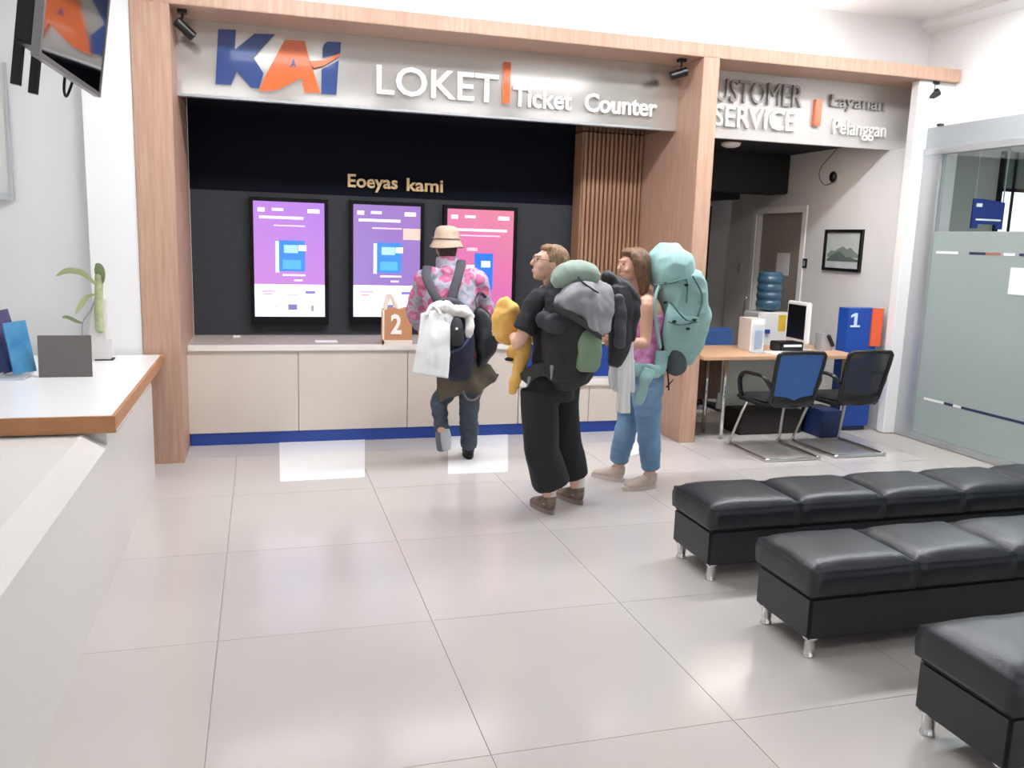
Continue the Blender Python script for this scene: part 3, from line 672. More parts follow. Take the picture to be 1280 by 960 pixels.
mm = bpy.data.materials.new('mesh_see_through'); mm.use_nodes = True
bs = mm.node_tree.nodes['Principled BSDF']; bs.inputs['Base Color'].default_value = lin('#2a2d30'); bs.inputs['Alpha'].default_value = .72
mb = mat('mesh_blue', '#3f6db0', .8, bump=.1, bscale=150, alpha=.9)
chair(4.06, 6.03, -.02, 'black framed mesh chair with blue back at the left of the service desk', mb)
chair(4.70, 6.05, .02, 'black framed mesh chair with see-through grey back beside the blue number stand', mm)
# number stand
ks = thing('number_stand', 'tall blue stand with white number 1 and an orange flap', 'stand', (5.33, 6.68, 0))
obj('body', bx(5.17, 5.50, 6.66, 6.80, 0.04, 1.15), M_blue, ks); obj('foot', bx(5.20, 5.47, 6.67, 6.79, 0, .04), M_bluedk, ks); obj('orange_flap', bx(5.425, 5.538, 6.64, 6.66, .80, 1.15), M_orange, ks)
b = bmesh.new(); prism(b, [(5.20, .975), (5.30, .975), (5.30, .993), (5.265, .993), (5.265, 1.105), (5.238, 1.105), (5.20, 1.085), (5.20, 1.064), (5.236, 1.08), (5.236, .993), (5.20, .993)], 'y', 6.652, 6.66); obj('number', b, mat('pale_blue_white', '#d9ecff', .4), ks)
# on the desk
wd = thing('water_dispenser', 'white water dispenser with yellow sticker behind the service desk', 'water dispenser', (5.22, 8.05, 0))
obj('cabinet', bx(-.2, .2, -.16, .16, 0, 1.0, bev=.015), M_white, wd, loc=(0, 0, 0)); obj('sticker', bx(.04, .125, -.165, -.16, .80, .975), mat('sticker_yellow', '#e8c33c', .5), wd, loc=(0, 0, 0))
obj('tap', bx(-.12, -.08, -.2, -.16, .78, .82), M_blue, wd, loc=(0, 0, 0))
gj = thing('water_gallon', 'blue ribbed water gallon upside down on the white dispenser', 'water bottle', (5.225, 8.05, 1.0))
b = bmesh.new(); prof = [(.05, 0), (.12, .03)]
for k in range(4): prof += [(.13, .05 + k * .085), (.137, .08 + k * .085), (.13, .11 + k * .085), (.118, .122 + k * .085)]
prof += [(.13, .40), (.11, .42)]
lathe(b, prof, (0, 0, 0), 28); obj('bottle_body', b, mat('gallon_blue', '#4d7791', .15, trans=.3), gj, smooth=True, loc=(0, 0, 0))
mo = thing('monitor', 'white monitor turned sideways on the service desk', 'monitor', (4.78, 6.85, .752), -1.62)
b = bmesh.new(); box(b, -.17, .17, -.025, .025, .06, .44, bev=.01); obj('housing', b, M_white, mo, loc=(0, 0, 0)); obj('screen', bx(-.145, .145, -.028, -.024, .10, .41), M_black, mo, loc=(0, 0, 0))
obj('stand', bx(-.04, .04, -.02, .05, .01, .08), M_white, mo, loc=(0, 0, 0)); obj('foot', bx(-.1, .1, -.08, .1, 0, .012), M_white, mo, loc=(0, 0, 0))
pr_ = thing('desk_printer', 'small black desk printer in front of the white monitor', 'printer', (4.56, 6.70, .752))
obj('body', bx(-.11, .13, -.09, .09, 0, .09, bev=.01), M_black, pr_, loc=(0, 0, 0)); obj('paper_tray', bx(-.08, .1, -.1, -.09, .05, .07), M_whitem, pr_, loc=(0, 0, 0))
wbx = tag(obj('white_box', bx(4.22, 4.36, 6.75, 6.95, .752, 1.04), M_white), 'white upright box on the service desk left of the monitor', 'box')
ah = thing('acrylic_holder', 'clear acrylic card holder on the front of the service desk', 'card holder', (4.2, 6.6, .752))
obj('back_sheet', bx(-.05, .06, .0, .006, 0, .25), mat('acrylic', '#dfe6ea', .1, alpha=.6), ah, loc=(0, 0, 0)); obj('card', bx(-.03, .05, -.004, 0, .04, .2), mat('card_grey', '#9fb0c4', .5), ah, loc=(0, 0, 0)); obj('foot', bx(-.05, .06, -.06, .05, 0, .006), MATS['acrylic'], ah, loc=(0, 0, 0))
pp = tag(obj('paper_pile', bx(4.28, 4.66, 6.45, 6.62, .7525, .765), M_whitem), 'white loose papers on the service desk behind the blue backed chair', 'papers')
ph = thing('desk_phone', 'grey and black telephone beside the monitor on the service desk', 'telephone', (5.0, 6.75, .752))
b = bmesh.new(); prism(b, [(-.06, 0), (.06, 0), (.06, .03), (-.03, .16), (-.06, .16)], 'y', -.05, .05); obj('base', b, mat('phone_grey', '#a8a9ab', .4), ph, loc=(0, 0, 0)); b = bmesh.new(); tube(b, [(.055, -.06, .05), (.0, -.06, .14)], .018, seg=10); obj('handset', b, M_black, ph, smooth=True, loc=(0, 0, 0))
oc = thing('office_chair', 'blue office chair back behind the left end of the service desk', 'chair', (4.36, 7.62, 0))
b = bmesh.new(); box(b, -.2, .2, -.03, .03, .55, .87, bev=.025); obj('backrest', b, mat('blue_fabric', '#3b5f9c', .8), oc, loc=(0, 0, 0)); b = bmesh.new(); box(b, -.22, .22, .0, .44, .43, .50, bev=.02); obj('seat', b, MATS['blue_fabric'], oc, loc=(0, 0, 0))
b = bmesh.new(); tube(b, [(0, .2, .06), (0, .2, .43)], .03, seg=12); obj('column', b, M_black, oc, loc=(0, 0, 0)); b = bmesh.new()
for k in range(5): tube(b, [(0, .2, .07), (.26 * cos(k * 1.2566), .2 + .26 * sin(k * 1.2566), .03)], .022, seg=8)
obj('star_base', b, M_black, oc, loc=(0, 0, 0))
# picture, switch, dome
pic = thing('framed_picture', 'black framed grey landscape picture on the service room wall', 'picture', (5.6, 7.38, 1.67))
b = bmesh.new(); w_, h_ = .29, .205
for a in ((-w_, w_, h_ - .028, h_), (-w_, w_, -h_, -h_ + .028), (-w_, -w_ + .028, -h_ + .028, h_ - .028), (w_ - .028, w_, -h_ + .028, h_ - .028)): box(b, -.03, -.001, a[0], a[1], a[2], a[3])
obj('frame', b, M_black, pic, loc=(0, 0, 0))
obj('print', bx(-.012, -.002, -w_ + .028, w_ - .028, -h_ + .028, h_ - .028), mat('landscape_sky', '#c3cbcb', .5, var=.05, vscale=10), pic, loc=(0, 0, 0))
for (y0, hts, c, z0) in ((.0, [.02, .05, .09, .07, .10, .08, .05, .06, .02], '#7f8d87', -.06), (.02, [.01, .02, .04, .03, .07, .09, .07, .04, .01], '#5d6c67', -.10)):
    pts = [(-.24 + .48 * i / 8, z0 + h) for i, h in enumerate(hts)] + [(.24, z0 - .01), (-.24, z0 - .01)]
    b = bmesh.new(); prism(b, pts, 'x', -.0135 - y0 * .05, -.0122); obj('print_shape', b, mat('landscape_' + c[1:], c, .6), pic, loc=(0, 0, 0))
dc = thing('dome_camera', 'small black camera with a looped cable on the service room wall', 'camera', (5.6, 7.62, 2.40))
b = bmesh.new(); ell(b, (-.03, 0, 0), (.03, .045, .055)); obj('body', b, M_black, dc, smooth=True, loc=(0, 0, 0)); b = bmesh.new(); tube(b, crom([(-.008, .02, -.05), (-.008, .16, -.07), (-.008, .26, .03), (-.008, .22, .13), (-.008, .06, .24), (-.008, 0, .28)], 5), .004, seg=6); obj('cable', b, mat('cable_grey', '#77726e', .6), dc, smooth=True, loc=(0, 0, 0))
for y, z, lb in ((8.0, 1.52, 'tiny dark wall switch between the door and the framed picture'), (9.3, 1.42, 'pale wall switch left of the service room door')):
    s_ = thing('wall_switch', lb, 'switch', (5.6, y, z)); obj('plate', bx(-.012, 0, -.035, .035, -.05, .05), M_blackm if y < 8.5 else mat('plate_grey', '#b5b2af', .5), s_, loc=(0, 0, 0)); obj('rocker', bx(-.016, -.012, -.015, .015, -.03, .03), M_alu, s_, loc=(0, 0, 0))
hs = thing('hanging_sign', 'blue hanging sign seen through the glass partition', 'sign', (7.74, 8.0, 1.96))
b = bmesh.new(); prism(b, [(-.02, .0), (.07, .0), (.07, .05), (.33, .05), (.33, .0), (.42, .0), (.42, .30), (.12, .33), (-.02, .33)], 'y', -.01, .01); obj('panel', b, mat('hang_blue', '#22377f', .5), hs, loc=(0, 0, 0)); obj('white_stripe', bx(.03, .38, -.014, -.01, .09, .11), M_whitem, hs, loc=(0, 0, 0)); obj('logo_mark', bx(.02, .10, -.014, -.01, .24, .28), M_whitem, hs, loc=(0, 0, 0))
for x in (.0, .4): obj('hanger_rod', bx(x - .005, x + .005, -.005, .005, .3, .98), M_alu, hs, loc=(0, 0, 0))

# ============================================================= PEOPLE
def head(bm, c, f, up, s=1.0):
    """skull, jaw, nose, brow, lips and ears of a head looking along f"""
    f = V(f).normalized(); up = V(up); up = (up - f * up.dot(f)).normalized(); r = f.cross(up)
    R = Matrix((r, f, up)).transposed()
    def E(p, q): ell(bm, V(c) + R @ (V(p) * s), V(q) * s, R)
    E((0, -.018, .028), (.074, .093, .086)); E((0, .028, .0), (.066, .066, .080)); E((0, .036, -.055), (.050, .052, .050)); E((0, .062, -.085), (.024, .022, .020))
    E((0, -.01, -.04), (.058, .06, .055))
    tube(bm, [V(c) + R @ (V(p) * s) for p in ((0, .088, .022), (0, .100, .0), (0, .108, -.018))], [(.008*s, .010*s), (.011*s, .012*s), (.015*s, .012*s)], ref=r, seg=10)
    E((0, .086, -.050), (.024, .013, .007)); E((0, .084, -.060), (.021, .013, .008)); E((0, .08, .038), (.05, .016, .010))
    for sx in (-1, 1):
        E((sx * .072, -.012, -.005), (.010, .020, .032)); E((sx * .040, .062, -.022), (.022, .022, .022))
    return R
def face_parts(par, c, R, s=1.0):
    b = bmesh.new()
    for sx in (-1, 1): ell(b, V(c) + R @ (V((sx * .030, .0835, .014)) * s), (.0085 * s, .006 * s, .0045 * s), R, seg=10, rings=8)
    obj('eyes', b, M_eye, par, smooth=True)
    b = bmesh.new(); ell(b, V(c) + R @ (V((0, .0935, -.054)) * s), (.016 * s, .005 * s, .0045 * s), R, seg=10, rings=8); obj('lips', b, M_lip, par, smooth=True)
def hand(bm, w, d, nrm, thumb, curl=.5, s=1.0):
    """palm with four unequal bent fingers and a thumb; d = direction, nrm = palm side, thumb = thumb side"""
    d = V(d).normalized(); nrm = V(nrm); nrm = (nrm - d * nrm.dot(d)).normalized(); th = V(thumb); th = (th - d * th.dot(d) - nrm * th.dot(nrm)).normalized(); w = V(w)
    tube(bm, [w, w + d * .045 * s, w + d * .088 * s], [(.024*s, .017*s), (.038*s, .015*s), (.040*s, .013*s)], ref=th, seg=12)
    for i, (o, L) in enumerate(((.030, .078), (.010, .088), (-.010, .082), (-.030, .064))):
        p = w + d * .085 * s + th * o * s; pts = [p]; a = 0
        for k in range(3):
            a += curl * (.6 + .25 * k); st = (d * cos(a) + nrm * sin(a)) * L * s * (.42, .33, .25)[k]; pts.append(pts[-1] + st)
        tube(bm, pts, [.0095*s, .009*s, .0085*s, .0075*s], ref=th, seg=10)
    p = w + d * .022 * s + th * .026 * s
    tube(bm, [p, p + (d * .5 + th * .75 + nrm * .3) * .035 * s, p + (d * .85 + th * .9 + nrm * .75) * .055 * s, p + (d * 1.25 + th * .9 + nrm * 1.1) * .062 * s], [.014*s, .0115*s, .0105*s, .009*s], ref=nrm, seg=10)
def foot(bm, an, toe, s=1.0):
    an = V(an); toe = V(toe); d = (toe - an); d.z = 0; d.normalize()
    tube(bm, [V((an.x, an.y, .045)) - d * .012, V((an.x, an.y, .052)) + d * .04, V((toe.x, toe.y, .032))], [(.026, .024), (.029, .024), (.026, .010)], ref=d.cross(V((0, 0, 1))), seg=12)
def human(name, par, J, F, mskin, head_f, head_up, hs=1.0, hands=None, hip=.155):
    """one continuous body from named joints (world positions)"""
    F = V(F).normalized(); S = V((-F.y, F.x, 0)).normalized()
    bm = bmesh.new(); g = {k: V(v) for k, v in J.items()}
    R = head(bm, g['head'], head_f, head_up, hs)
    nb = g['neck']; hb = g['head'] + R @ V((0, -.022, -.06))
    tube(bm, [nb - V((0, 0, .03)), nb.lerp(hb, .5), hb], [.058, .050, .050], seg=14)
    sm = (g['shL'] + g['shR']) / 2
    tube(bm, [g['pelvis'] - V((0, 0, .06)), g['pelvis'], g['pelvis'].lerp(g['chest'], .45), g['chest'], sm - V((0, 0, .02)), nb], [(hip*.85, .085), (hip, .10), (.118, .085), (.140, .10), (.135, .08), (.06, .055)], ref=S, seg=20)
    for s in 'LR':
        tube(bm, [sm.lerp(g['sh' + s], .45) + V((0, 0, .012)), g['sh' + s], g['sh' + s].lerp(g['el' + s], .35), g['el' + s], g['el' + s].lerp(g['wr' + s], .4), g['wr' + s]], [.05, .050, .045, .036, .036, .024], ref=F, seg=14)
        h, k, a = g['hip' + s], g['kn' + s], g['an' + s]
        tube(bm, [g['pelvis'].lerp(h, .8), h.lerp(k, .2), h.lerp(k, .6), k, k.lerp(a, .3), k.lerp(a, .7), a], [.085, .080, .066, .053, .054, .042, .036], ref=S, seg=16)
        foot(bm, a, g['toe' + s]) if 'toe' + s in g else None
        if hands and s in hands:
            hd_ = hands[s]; hand(bm, g['wr' + s], *hd_)
    return fused(name, bm, mskin, par, voxel=.006, smooth=4, ratio=.45), R
def shoe(par, an, toe, m, msole, L=.26, tilt=None):
    """shoe standing on the floor: sole plus upper"""
    an = V(an); d = V(toe) - an; d.z = 0; d.normalize(); r = d.cross(V((0, 0, 1))); h = V((an.x, an.y, 0)) - d * .055
    b = bmesh.new()
    tube(b, [h + d * .035 + V((0, 0, .05)), h + d * .10 + V((0, 0, .052)), h + d * .17 + V((0, 0, .042)), h + d * (L - .035) + V((0, 0, .034))], [(.036, .042), (.040, .045), (.047, .034), (.040, .024)], ref=r, seg=16)
    tube(b, [h + d * .055 + V((0, 0, .06)), h + d * .055 + V((0, 0, .112))], [(.042, .052), (.046, .050)], ref=r, seg=16, cap=.1)
    u = fused('shoe', b, m, par, voxel=.006, smooth=3, ratio=.6)
    b = bmesh.new(); pts = []
    for k in range(24):
        a = 2 * pi * k / 24; x = cos(a); y = sin(a)
        ln = L / 2; wv = .043 + .008 * x
        p = h + d * (ln + x * ln) + r * y * wv; pts.append((p.x, p.y))
    prism(b, pts, 'z', 0.001, .028); obj('sole', b, msole, u)
    return u
def feet(J, **k):
    for s, (a, t) in k.items():
        a, t = V(a), V(t); d = (t - a).normalized()
        J['an' + s] = (a.x, a.y, .09); J['toe' + s] = tuple(a + d * .12)
def leg_cloth(bm, h, k, a, rad, S, pel=None):
    h, k, a = V(h), V(k), V(a)
    tube(bm, [h + V((0, 0, .05)), h.lerp(k, .3), h.lerp(k, .7), k, k.lerp(a, .4), k.lerp(a, .8), a], rad, ref=S, seg=18, cap=.05)

# ---------------------------------------------------------------- woman in black with grey pack
Fb = V((-.82, .57, 0)).normalized(); Sb = V((-Fb.y, Fb.x, 0))
pb = thing('person', 'person in black tee and wide black trousers looking up at the screens', 'person', (1.75, 4.85, 0))
Jb = dict(head=(1.642,4.860,1.540), neck=(1.680,4.880,1.388), chest=(1.692,4.880,1.215), pelvis=(1.693,4.880,0.822),
    shL=(1.548,4.760,1.324), elL=(1.433,4.740,1.087), wrL=(1.469,5.000,1.104), shR=(1.822,5.050,1.289), elR=(1.771,5.120,1.038), wrR=(1.545,5.080,1.085),
    hipL=(1.608,4.820,0.785), knL=(1.615,4.800,0.432), anL=(1.663,4.780,0.081), toeL=(1.649,4.950,-0.014), hipR=(1.787,4.950,0.773), knR=(1.831,4.970,0.423), anR=(1.893,4.950,0.083), toeR=(1.874,5.100,-0.016))
feet(Jb, L=((1.699,4.848,0.000), (1.665,4.985,0.000)), R=((1.943,5.001,0.000), (1.896,5.133,0.000)))
body, Rb = human('body', pb, Jb, Fb, M_skin2, (-1, .02, .16), (.12, 0, 1), .98, hands={'L': ((-.75, .55, .15), (.5, .8, -.1), (0, .1, 1), .5), 'R': ((-.9, -.2, .05), (.2, -.9, -.2), (0, 0, 1), .5)})
hc = V(Jb['head'])
face_parts(pb, hc, Rb, .98)
b = bmesh.new()
ell(b, hc + Rb @ V((0, -.030, .036)), (.080, .090, .086), Rb); ell(b, hc + Rb @ V((0, -.06, -.02)), (.068, .05, .06), Rb); ell(b, hc + Rb @ V((0, .004, .086)), (.060, .062, .030), Rb)
for sx in (-1, 1): ell(b, hc + Rb @ V((sx * .062, -.045, .018)), (.020, .046, .050), Rb)
ell(b, hc + Rb @ V((0, -.105, -.055)), (.035, .03, .045), Rb); ell(b, hc + Rb @ V((0, -.10, -.095)), (.022, .02, .035), Rb)
fused('hair', b, M_hair, pb, voxel=.006, smooth=3, ratio=.6, amp2=.0025, fs2=40)
b = bmesh.new()
for sx in (-1, 1):
    tube(b, [hc + Rb @ V((sx * .032 + .021 * cos(a), .098 - abs(sx * .032 + .021 * cos(a)) * .15, .014 + .018 * sin(a))) for a in [2*pi*k/16 for k in range(16)]], .0017, seg=6, closed=True)
    tube(b, [hc + Rb @ V((sx * .053, .09, .018)), hc + Rb @ V((sx * .074, .04, .018)), hc + Rb @ V((sx * .076, -.01, .012))], .0016, seg=6)
tube(b, [hc + Rb @ V((-.011, .098, .018)), hc + Rb @ V((0, .102, .02)), hc + Rb @ V((.011, .098, .018))], .0016, seg=6)
obj('glasses', b, mat('glasses_metal', '#6b5a4c', .3, metal=.6), pb, smooth=True)
M_tee = mat('black_tee', '#25262a', .85, bump=.1, bscale=60)
b = bmesh.new(); smb = (V(Jb['shL']) + V(Jb['shR'])) / 2
tube(b, [V(Jb['pelvis']) + V((0, 0, .0)), V(Jb['pelvis']).lerp(V(Jb['chest']), .5), V(Jb['chest']), smb - V((0, 0, .0)), V(Jb['neck']) - V((0, 0, .035))], [(.165, .12), (.15, .112), (.165, .125), (.155, .10), (.085, .075)], ref=Sb, seg=22, cap=.1)
for s in 'LR':
    sh, el = V(Jb['sh' + s]), V(Jb['el' + s]); tube(b, [smb.lerp(sh, .5) + V((0, 0, .01)), sh, sh.lerp(el, .4), sh.lerp(el, .72)], [.066, .070, .068, .072], ref=Fb, seg=16, cap=.1)
fused('tee_shirt', b, M_tee, pb, voxel=.008, smooth=4, ratio=1, amp=.010, fs=11, amp2=.005, fs2=15)
b = bmesh.new()
P_ = V(Jb['pelvis'])
tube(b, [P_ + V((0, 0, .10)), P_ + V((0, 0, .02)), P_ - V((0, 0, .10))], [(.150, .115), (.172, .135), (.165, .14)], ref=Sb, seg=22, cap=.1)
for s in 'LR':
    a = V(Jb['an' + s]); a = V((a.x - .035 * (s == 'R'), a.y, .195)); h = V(Jb['hip' + s]); k = V(Jb['kn' + s]); q = 1 if s == 'L' else .86
    tube(b, [h, h.lerp(k, .4), k, k.lerp(a, .5), a], [(.098, .115), (.095 * q, .112 * q), (.092 * q, .11 * q), (.094 * q, .112 * q), (.098 * q, .115 * q)], ref=Sb, seg=20, cap=.03)
fused('trousers', b, mat('black_trousers', '#1b1c20', .8, bump=.1, bscale=60), pb, voxel=.008, smooth=3, ratio=.6, amp=.012, fs=9, stretch=(1, 1, .25), amp2=.009, fs2=9)
M_bsh = mat('shoe_brown', '#7b6a60', .8, var=.3, vscale=30); M_bso = mat('sole_grey', '#8b7f76', .8)
shoe(pb, (1.699,4.848,0.000), (1.665,4.985,0.000), M_bsh, M_bso, .26); shoe(pb, (1.943,5.001,0.000), (1.896,5.133,0.000), M_bsh, M_bso, .26)
M_sock = mat('sock_white', '#e6ddd4', .9)
for s in 'LR':
    a = V(Jb['an' + s]); b = bmesh.new(); tube(b, [V((a.x, a.y, .06)), V((a.x, a.y, .17))], [.042, .043], seg=14, cap=.1); obj('sock', b, M_sock, pb, smooth=True)
# her rucksack
gp = thing('rucksack', 'grey green rucksack with black body and sage pouch on the person in black', 'rucksack', (1.98, 4.62, 1.1))
M_sage = mat('sage_nylon', '#93a497', .7, bump=.1, bscale=50, var=.1, vscale=6); M_dkn = mat('black_nylon', '#1d1e22', .65, bump=.15, bscale=40); M_sagep = mat('sage_pouch', '#7c9279', .7, bump=.1, bscale=50)
b = bmesh.new(); tube(b, [(1.744,4.660,0.916), (1.723,4.660,1.039), (1.716,4.660,1.203), (1.724,4.660,1.357), (1.734,4.660,1.449)], [(.13, .14), (.15, .15), (.16, .15), (.15, .14), (.12, .12)], ref=Sb, seg=22, power=2.6)
fused('main_body', b, M_dkn, gp, voxel=.009, smooth=4, ratio=.6, amp=.02, fs=9, amp2=.006, fs2=18)
b = bmesh.new(); tube(b, [(1.639,4.640,1.449), (1.707,4.620,1.501), (1.816,4.620,1.484)], [(.09, .07), (.115, .075), (.10, .07)], ref=(.3, .9, 0), seg=18); fused('lid', b, M_sage, gp, voxel=.008, smooth=4, ratio=.6, amp=.008, fs=14)
b = bmesh.new(); tube(b, [(1.782,4.520,0.974), (1.783,4.520,1.058), (1.787,4.530,1.148), (1.783,4.550,1.201)], [(.075, .05), (.08, .06), (.078, .055), (.06, .04)], ref=(1, .2, 0), seg=18, power=2.8); fused('side_pouch', b, M_sagep, gp, voxel=.008, smooth=4, ratio=.6, amp=.008, fs=14)
b = bmesh.new(); tube(b, crom([(1.703,4.930,1.371), (1.598,4.830,1.390), (1.540,4.740,1.358), (1.550,4.700,1.269), (1.616,4.680,1.178)], 4), (.028, .011), ref=(.2, 0, 1), seg=10); obj('shoulder_strap', b, M_sage, gp, smooth=True)
b = bmesh.new(); tube(b, crom([(1.790,4.660,0.896), (1.661,4.640,0.934), (1.556,4.680,0.934), (1.505,4.760,0.884), (1.507,4.860,0.848)], 5), [(.012, .045)] * 21, ref=(.2, .5, 0), seg=10); fused('hip_belt', b, mat('belt_dark', '#3a3936', .8, bump=.1), gp, voxel=.007, smooth=2, ratio=.7, amp=.006, fs=20)
b = bmesh.new(); tube(b, [(1.590,4.580,0.968), (1.595,4.600,0.890)], (.012, .004), seg=8); obj('strap_tail', b, mat('strap_grey', '#8a8e8c', .7), gp); b = bmesh.new(); tube(b, [(1.502,4.720,0.881), (1.489,4.720,0.829)], (.012, .004), seg=8); obj('strap_tail', b, mat('strap_grey', '#8a8e8c', .7), gp)
b = bmesh.new(); ell(b, (1.592,4.560,1.213), (.07, .05, .06)); ell(b, (1.547,4.600,1.241), (.05, .04, .05)); fused('stuff_pocket', b, mat('dark_slate', '#34373b', .7), gp, voxel=.008, smooth=4, ratio=.6, amp=.02, fs=14)
# grey jacket thrown over the pack
gj_ = sheet([[(1.709,4.800,1.474), (1.775,4.720,1.488), (1.867,4.660,1.479), (1.951,4.680,1.451)],
             [(1.619,4.620,1.413), (1.666,4.500,1.439), (1.774,4.460,1.443), (1.937,4.580,1.411)],
             [(1.568,4.520,1.365), (1.640,4.420,1.365), (1.769,4.400,1.350), (1.949,4.560,1.311)],
             [(1.557,4.500,1.336), (1.662,4.420,1.294), (1.779,4.400,1.261), (1.943,4.560,1.237)],
             [(1.577,4.500,1.322), (1.676,4.430,1.267), (1.820,4.420,1.170), (1.931,4.560,1.182)]], thick=.014, amp=.022, fs=8, fold=.014, nf=3, amp2=.007, fs2=13, nu=44, nv=30)
gjo = tag(obj('grey_jacket', gj_, mat('grey_shell', '#8f8e92', .7, bump=.5, bscale=14), smooth=True), 'light grey jacket draped over the rucksack of the person in black', 'jacket')
b = sheet([[(1.545,4.490,1.332), (1.659,4.410,1.278), (1.812,4.400,1.163)], [(1.568,4.500,1.296), (1.678,4.430,1.231), (1.822,4.420,1.134)]], thick=.01, amp=.006, fs=12, nu=20, nv=6); obj('dark_hem', b, mat('hem_dark', '#3b3b3e', .8), gjo, smooth=True)
b = bmesh.new(); tube(b, crom([(1.700,4.520,1.487), (1.713,4.450,1.451), (1.777,4.390,1.403)], 4), (.006, .004), seg=6); obj('zip', b, M_blackm, gjo, smooth=True)
# yellow jacket over her forearm
M_yel = mat('yellow_shell', '#e8b662', .75, bump=.12, bscale=25, var=.06, vscale=5)
yj = thing('yellow_jacket', 'yellow jacket carried over the forearm of the person in black', 'jacket', (1.4, 4.95, 1.0))
b = bmesh.new(); tube(b, [(1.414,4.950,1.081), (1.427,4.970,1.171), (1.420,4.970,1.244), (1.403,4.970,1.297)], [(.065, .05), (.085, .07), (.085, .07), (.055, .05)], ref=(1, 0, 0), seg=18); fused('bundle', b, M_yel, yj, voxel=.008, smooth=3, ratio=.6, amp=.018, fs=13, amp2=.006, fs2=20)
b = bmesh.new(); tube(b, [(1.496,4.840,1.122), (1.495,4.840,1.017), (1.476,4.850,0.909), (1.452,4.860,0.829), (1.444,4.860,0.761)], [(.03, .035), (.045, .03), (.035, .025), (.03, .02), (.026, .015)], ref=(1, 0, 0), seg=16); tube(b, [(1.479,4.860,1.062), (1.443,4.900,1.004), (1.458,4.880,0.963)], [.03, .035, .025], seg=12)
fused('hanging_sleeve', b, M_yel, yj, voxel=.007, smooth=3, ratio=.6, amp=.012, fs=15, amp2=.004, fs2=22)
b = bmesh.new(); ell(b, (1.423,4.880,0.968), (.03, .03, .012)); obj('cuff', b, M_blackm, yj, smooth=True)

# ---------------------------------------------------------------- woman in jeans with teal pack
Fc = V((-1, -.05, 0)).normalized(); Sc = V((-Fc.y, Fc.x, 0))
pc = thing('person', 'person in pink top and blue jeans carrying a tall teal rucksack', 'person', (2.42, 5.25, 0))
Jc = dict(head=(2.360,5.250,1.531), neck=(2.445,5.260,1.352), chest=(2.485,5.260,1.170), pelvis=(2.487,5.260,0.760),
    shL=(2.409,5.100,1.290), elL=(2.389,5.060,1.043), wrL=(2.224,4.980,1.044), shR=(2.553,5.420,1.277), elR=(2.539,5.460,1.027), wrR=(2.327,5.280,1.027),
    hipL=(2.472,5.170,0.705), knL=(2.503,5.160,0.430), anL=(2.531,5.160,0.081), toeL=(2.373,5.160,0.021), hipR=(2.492,5.340,0.691), knR=(2.427,5.360,0.405), anR=(2.379,5.360,0.078), toeR=(2.265,5.400,0.026))
feet(Jc, L=((2.571,5.235,0.000), (2.368,5.213,0.000)), R=((2.419,5.443,0.000), (2.321,5.566,0.000)))
body, Rc = human('body', pc, Jc, Fc, M_skin, (-1, -.06, -.06), (0, 0, 1), .98, hands={'L': ((-.95, -.1, .1), (.1, .9, .1), (.1, 0, 1), .6), 'R': ((-.9, -.4, .0), (.3, -.9, 0), (0, 0, 1), .6)})
hc = V(Jc['head']); face_parts(pc, hc, Rc, .98)
b = bmesh.new()
ell(b, hc + Rc @ V((0, -.028, .036)), (.080, .092, .085), Rc); ell(b, hc + Rc @ V((0, .03, .088)), (.06, .05, .03), Rc)
for sx in (-1, 1):
    tube(b, [hc + Rc @ V(p) for p in ((sx * .055, .02, .075), (sx * .074, -.01, .02), (sx * .072, -.025, -.06), (sx * .062, -.04, -.13), (sx * .055, -.04, -.19))], [(.03, .02), (.045, .018), (.04, .016), (.035, .014), (.02, .01)], ref=Fc, seg=12)
tube(b, [hc + Rc @ V(p) for p in ((0, -.07, .03), (0, -.085, -.06), (0, -.075, -.14), (0, -.07, -.20))], [(.07, .045), (.068, .035), (.065, .03), (.05, .02)], ref=Sc, seg=16)
fused('hair', b, M_hair2, pc, voxel=.006, smooth=3, ratio=.6, amp2=.003, fs2=40)
M_pink = mat('pink_tank', '#d7a3c6', .8, var=1, hex2='#c45fa0', vscale=22)
b = bmesh.new(); smc = (V(Jc['shL']) + V(Jc['shR'])) / 2
tube(b, [V(Jc['pelvis']) + V((0, 0, .07)), V(Jc['pelvis']).lerp(V(Jc['chest']), .6), V(Jc['chest']) + V((0, 0, .01)), smc - V((0, 0, .05))], [(.150, .110), (.136, .103), (.156, .118), (.12, .095)], ref=Sc, seg=22, cap=.1)
for s in (-1, 1): tube(b, [smc + Sc * s * .09 - V((0, 0, .08)) - Fc * .07, smc + Sc * s * .085 + V((0, 0, .035)), smc + Sc * s * .09 - V((0, 0, .08)) + Fc * .08], (.022, .012), ref=Sc, seg=8)
fused('tank_top', b, M_pink, pc, voxel=.007, smooth=3, ratio=.6, amp=.006, fs=16)
b = bmesh.new(); P_ = V(Jc['pelvis'])
tube(b, [P_ + V((0, 0, .10)), P_ + V((0, 0, .02)), P_ - V((0, 0, .08))], [(.148, .112), (.168, .128), (.165, .130)], ref=Sc, seg=22, cap=.1)
for s in 'LR':
    h, k, a = V(Jc['hip' + s]), V(Jc['kn' + s]), V(Jc['an' + s]); a = V((a.x, a.y, .15))
    tube(b, [h + V((0, 0, .02)), h.lerp(k, .35), h.lerp(k, .75), k, k.lerp(a, .4), a], [(.090, .102), (.084, .098), (.073, .084), (.068, .078), (.068, .076), (.058, .064)], ref=Sc, seg=18, cap=.03)
fused('jeans', b, mat('denim', '#7c9fbf', .8, var=1, hex2='#6286a8', vscale=5, bump=.1, bscale=80), pc, voxel=.008, smooth=3, ratio=1, amp=.006, fs=12, stretch=(.6, .6, 1.4), amp2=.005, fs2=14)
